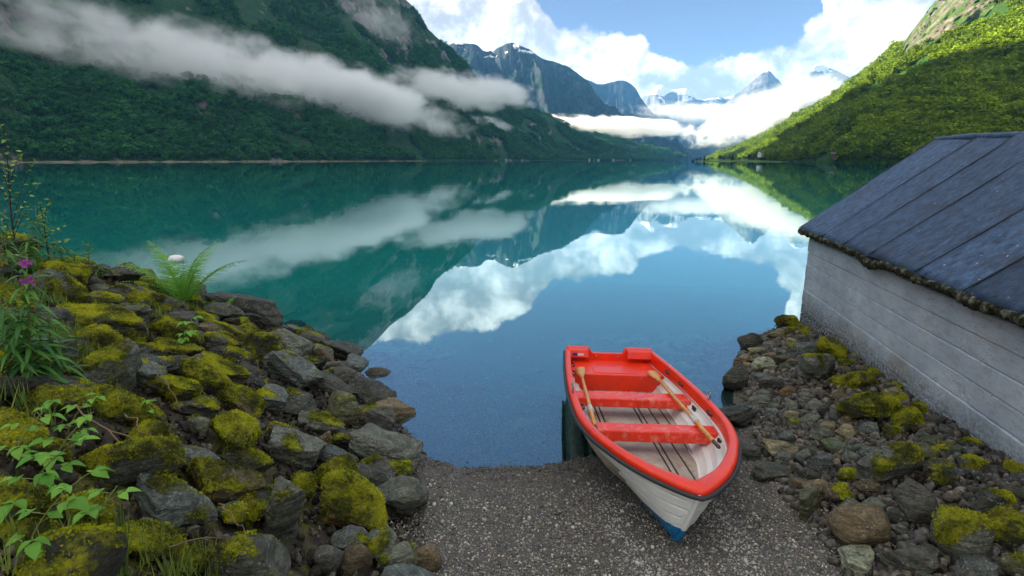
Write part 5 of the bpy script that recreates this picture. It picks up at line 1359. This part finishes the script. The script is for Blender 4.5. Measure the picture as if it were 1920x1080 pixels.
# birch sapling leaning in from the left
def sapling(base, path_px, Y, label, seed, branches, lsz=.062):
    r_ = random.Random(seed); b = Vector(base); o = empty('birch_sapling', b); tag(o, label, 'sapling')
    path = [at_y(px, py, Y) - b for px, py in path_px]; path[0] = Vector((0, 0, -.05))
    pp = [Vector(q) for q in catmull([tuple(q) for q in path], 26)]
    mesh_obj('trunk', *tube(pp, [.013 - .010 * i / 25 for i in range(26)], 6), m_sapl, o)
    lines = [(pp[i], pp[min(25, i + 1)]) for i in range(8, 26)]
    tw = [pp[10:]]
    for (t0, ex, ey) in branches:
        p0 = pp[int(t0 * 25)]; e_ = at_y(ex, ey, Y + r_.uniform(-.25, .25)) - b; mid = (p0 + e_) / 2 + Vector((0, 0, .05))
        bp = [Vector(q) for q in catmull([tuple(p0), tuple(mid), tuple(e_)], 10)]
        mesh_obj('branch', *tube(bp, [.006 - .0045 * i / 9 for i in range(10)], 5), m_sapl, o); tw.append(bp[2:])
    for line in tw:
        for p in line:
            for _ in range(2):
                if r_.random() < .78: link_mesh('leaf', LF['birch'][r_.randrange(2)], o, leaf_mat4(p, r_.uniform(0, 6.28), r_.uniform(-.5, .5), r_.uniform(-.6, .6), lsz * r_.uniform(.7, 1.3)))
b1 = Vector(on_bank(36, 492))
sapling(b1, [(36, 492), (24, 430), (18, 360), (14, 300), (6, 235)], b1.y, 'slender birch sapling at the left picture edge', 3, [(.30, 62, 300), (.25, 70, 345), (.4, -20, 320), (.55, 40, 285), (.2, 60, 385), (.15, 2, 400), (.5, -15, 262)])
b2 = Vector(on_bank(95, 505))
sapling(b2, [(95, 505), (88, 460), (82, 420), (75, 380)], b2.y + .1, 'smaller leafy sapling right of the birch sapling', 4, [(.45, 122, 425), (.4, 45, 400), (.6, 92, 372), (.3, 128, 450), (.3, 50, 440)], .055)
# dead stems lying over the rocks
DS = [((150, 800), (325, 960), 'long dead stem slanting across the mossy hump'), ((200, 838), (330, 905), 'dead stem crossing the long one'), ((255, 838), (385, 875), 'thin dead stem pointing at the pale lichen stone'), ((290, 725), (345, 800), 'short dead stem behind the mossy hump'), ((240, 815), (300, 905), 'short thin dead stem beside the bramble'), ((415, 985), (480, 1045), 'brown dead root below the dark green stone'), ((325, 1075), (480, 1050), 'pale grass stalk at the bottom edge'), ((490, 740), (492, 800), 'upright dead stalk beside the olive block')]
for i, (p, q, lab) in enumerate(DS):
    A_ = hit_ground(*p) + Vector((0, 0, .14)); B_ = hit_ground(*q) + Vector((0, 0, .12)); r_ = random.Random(i)
    if i == 7: B_ = Vector((A_.x, A_.y, A_.z + .0)); A_ = B_ + Vector((0, 0, .28)); B_ = B_ - Vector((0, 0, .2))
    M_ = [A_.lerp(B_, t) + Vector((r_.uniform(-.02, .02), r_.uniform(-.02, .02), .05 * math.sin(math.pi * t) + r_.uniform(-.015, .015))) for t in np.linspace(0, 1, 9)]
    M_ = [q - M_[0] for q in M_]
    o = mesh_obj('dead_stem', *tube(M_, [.006 - .004 * k / 8 for k in range(9)], 6), m_dead, loc=A_); tag(o, lab, 'stem', 'dead stems over the rocks')
# grasses
m_grass = plant_mat('grass_blade', (.08, .16, .03), (.30, .36, .07), .3)
q = []
for (px, py, k, sp_) in [(125, 640, 90, .35), (175, 690, 60, .3), (90, 560, 90, .5), (20, 760, 30, .3), (60, 1060, 16, .3), (230, 1075, 14, .3), (190, 505, 90, .6), (40, 500, 120, .8), (330, 1075, 30, .25), (300, 600, 40, .4), (360, 585, 40, .3)]:
    c_ = hit_ground(px, py); q += [(c_.x + rnd.gauss(0, sp_ / 2), c_.y + rnd.gauss(0, sp_ / 2)) for _ in range(k)]
q = np.array(q); m_ = len(q); s = rng.uniform(.06, .20, m_)
instanced('grass', np.c_[q, ground_z(q) + .03], np.c_[s, s, s], np.c_[np.zeros((m_, 2)), rng.uniform(0, 6.28, m_)], rng.integers(0, 4, m_), [tuft(70 + k, m_grass, 7, .9, .035) for k in range(4)], 'thin grass sprouting between the bank rocks', 'grass')

# white mooring buoy afloat behind the fern
bp_ = at_z(331, 490, 0.0)
m_buoy = plain('white_buoy', (.78, .78, .74), .4, .04)
o = empty('mooring_buoy', bp_); tag(o, 'white mooring buoy floating on the lake behind the fern', 'buoy')
v, f = ICO[3]; mesh_obj('float', v * np.array([.27, .22, .15]) + np.array([0, 0, .08]), f, m_buoy, o)
mesh_obj('ring', *tube([(.05 * math.cos(k), 0, .26 + .05 * math.sin(k)) for k in np.linspace(0, 6.28, 14)], .012, 6), m_metal, o)

# ================================================================== FAR SHORE
m_cliff, n, out = material('crag'); P = wpos(n)
c = n.ramp(n.noise(n.mapping(P, (1, 1, .3)), .045, 7, .7), [(.3, (.035, .035, .030)), (.5, (.13, .118, .095)), (.7, (.27, .24, .19))])
c = n.mix(n.mr(n.noise(P, .025, 6, .65), .47, .56), c, (.05, .10, .02)); surface(n, out, c, .9, n.bump(n.noise(n.mapping(P, (1, 1, .3)), .06, 6, .7), 1, 8), spec=.1)
bvhG = BVHTree.FromPolygons([tuple(q) for q in GG.reshape(-1, 3)], [tuple(q) for q in grid_faces_np(GG.shape[0], GG.shape[1])])
vs = []; NU, NV = 70, 60; last = Vector((1150, 1700, 250))
for a_ in range(NU):
    py = 104 - 134 * a_ / (NU - 1)
    xl = np.interp(-py, [-104, -98, -70, -40, -12, 10, 30], [1686, 1690, 1705, 1724, 1745, 1764, 1780]); xr = np.interp(-py, [-104, -95, -75, -50, -20, 10, 30], [1692, 1745, 1795, 1832, 1862, 1885, 1900])
    for b_ in range(NV):
        px = xl + (xr - xl) * b_ / (NV - 1); h = surf_dist(px, py, bvhG); last = h or last + Vector((0, 6, 2.0))
        vs.append(tuple(last))
vs = np.array(vs); A2, B2 = np.meshgrid(np.linspace(0, 1, NU), np.linspace(0, 1, NV), indexing='ij')
env = (np.clip(np.minimum(A2 / .08, (1 - B2) / .25), 0, 1) * np.clip(B2 / .03 + .35, 0, 1)).ravel()
col_ = ridged(vs * np.array([.045, .045, .008]) + 3, 4); blk = fbm(vs * .02, 4)
push = env * (16 + 22 * (col_ - .5) + 9 * blk) - (1 - env) * 14
toward = (np.array([0, 0, CAM_H]) - vs); toward[:, 2] = 0; toward /= np.linalg.norm(toward, axis=1)[:, None]
vs = vs + toward * push[:, None]; vs[:, 2] += env * 6 * blk
mesh_obj('cliff', vs, grid_faces_np(NU, NV), m_cliff, kind='structure')

m_hw = plain('house_white', (.78, .78, .75), .8); m_hroof = plain('house_roof_grey', (.10, .10, .11), .8); m_hfar = plain('house_cream', (.42, .40, .36), .8); m_hred = plain('house_roof_red', (.30, .07, .04), .8); m_hdark = plain('window_dark', (.02, .025, .03), .2); m_hbrown = plain('shed_brown', (.07, .045, .03), .9)
def house(px, py, Y, L, Wd, H_, yaw, wall_m, roof_m, label, win=True):
    p = at_y(px, py, Y); o = empty('house', p, yaw); tag(o, label, 'house')
    hl, hw, rh = L / 2, Wd / 2, Wd * .42
    vs = [(-hl, -hw, -4), (hl, -hw, -4), (hl, hw, -4), (-hl, hw, -4), (-hl, -hw, H_), (hl, -hw, H_), (hl, hw, H_), (-hl, hw, H_), (-hl, 0, H_ + rh), (hl, 0, H_ + rh)]
    mesh_obj('wall', vs, [(0, 1, 5, 4), (2, 3, 7, 6), (0, 4, 8, 7, 3), (1, 2, 6, 9, 5)], wall_m, o, smooth=False)
    ov = .5; rf = mesh_obj('roof', [(-hl - ov, -hw - ov, H_ - ov * .84 + .1), (hl + ov, -hw - ov, H_ - ov * .84 + .1), (hl + ov, 0, H_ + rh + .1), (-hl - ov, 0, H_ + rh + .1), (hl + ov, hw + ov, H_ - ov * .84 + .1), (-hl - ov, hw + ov, H_ - ov * .84 + .1)], [(0, 1, 2, 3), (3, 2, 4, 5)], roof_m, o, smooth=False)
    rf.modifiers.new('t', 'SOLIDIFY').thickness = .25
    if win:
        for x_ in np.linspace(-hl * .6, hl * .6, 3):
            for z_ in (1.6,) if H_ < 4.5 else (1.6, 4.0):
                v, f = box_vf((x_, -hw - .02, z_), (1.1, .12, 1.3)); mesh_obj('window', v, f, m_hdark, o, smooth=False)
        v, f = box_vf((-hl - .02, 0, 1.8), (.12, 1.2, 1.4)); mesh_obj('window', v, f, m_hdark, o, smooth=False)
    v, f = box_vf((hl * .3, 0, H_ + rh + .5), (.8, .8, 1.6)); mesh_obj('chimney', v, f, roof_m, rf, smooth=False)
house(1426, 291, 1150, 9, 7, 5.2, .5, m_hw, m_hroof, 'white gabled house on the low green headland')
house(1510, 259, 1500, 17, 9, 5, .2, m_hw, m_hred, 'long house with a red roof up on the sunlit hillside edge')
house(1562, 292, 640, 3.6, 3.0, 2.4, -.4, m_hbrown, m_hroof, 'small dark boathouse among the shore trees of the right hillside', False)
for px, Y, L, lab in [(1122, 2700, 14, 'tiny white house at the far lake end, leftmost'), (1150, 2900, 16, 'tiny white house right of the leftmost far house'), (1182, 3150, 22, 'wide pale barn at the far lake end'), (1238, 3700, 20, 'pale house at the far shore below the mist'), (1268, 3900, 24, 'pale house group end nearest the headland'), (1105, 2600, 10, 'small far cabin under the dark slope')]:
    house(px, 299.7, Y, L * .6, 6, 3.0, .3 + px * .7, m_hfar, m_hroof, lab, False)
house(1452, 284, 1250, 10, 7, 4, .9, m_hbrown, m_hroof, 'brown farmhouse above the white gabled house', True)
m_tree_h = leaf_mat('headland_foliage', (.012, .04, .016), (.04, .09, .03), .2)
spots = [(1299, 1080, 7), (1306, 1090, 9), (1313, 1100, 8), (1321, 1110, 10), (1327, 1090, 8), (1335, 1110, 9), (1349, 1120, 13), (1373, 1150, 12), (1386, 1180, 9), (1396, 1200, 11), (1404, 1180, 14), (1412, 1210, 10), (1438, 1200, 10), (1468, 1080, 10), (1478, 1000, 9), (1444, 1000, 7)]
kinds = [tree_mesh('tree', m_tree_h, 900 + k, k == 3, 170) for k in range(4)]
def split_tree(px, Y, h, k, label):
    p = at_y(px, 301, Y); zz = 2.2 if px > 1296 else 0
    hgt = bvh_head.ray_cast(Vector((p.x, Y, 60)), Vector((0, 0, -1)))[0]; zz = hgt.z if hgt else 0
    o = empty('tree', (p.x, Y, zz - .2)); tag(o, label, 'tree', 'trees on the headland')
    src = kinds[k]; nt = sum(1 for q in src.polygons if q.material_index == 0)
    for nm, mi in (('trunk', 0), ('crown', 1)):
        key = '%s_%d' % (nm, k)
        if key not in tree_cache:
            v = [tuple(q.co) for q in src.vertices]; f = [tuple(q.vertices) for q in src.polygons if q.material_index == mi]
            us = sorted({i for q in f for i in q}); mp_ = {a: b for b, a in enumerate(us)}
            me = bpy.data.meshes.new(nm); me.from_pydata([v[i] for i in us], [], [tuple(mp_[i] for i in q) for q in f]); me.materials.append(src.materials[mi]); me.update(); tree_cache[key] = me
        link_mesh(nm, tree_cache[key], o, Matrix.Diagonal((h * 1.15, h * 1.15, h, 1)))
tree_cache = {}
hd = bpy.data.objects['headland'].data
bvh_head = BVHTree.FromPolygons([tuple(q.co) for q in hd.vertices], [tuple(q.vertices) for q in hd.polygons])
ORD = ['first', 'second', 'third', 'fourth', 'fifth', 'sixth', 'seventh', 'eighth', 'ninth', 'tenth', 'eleventh', 'twelfth', 'thirteenth', 'fourteenth', 'fifteenth', 'sixteenth']
order = sorted(range(len(spots)), key=lambda i: spots[i][0])
for rank, i in enumerate(order):
    px, Y, h = spots[i]; split_tree(px, Y, h, i % 4, '%s tree from the left tip of the low headland' % ORD[rank])
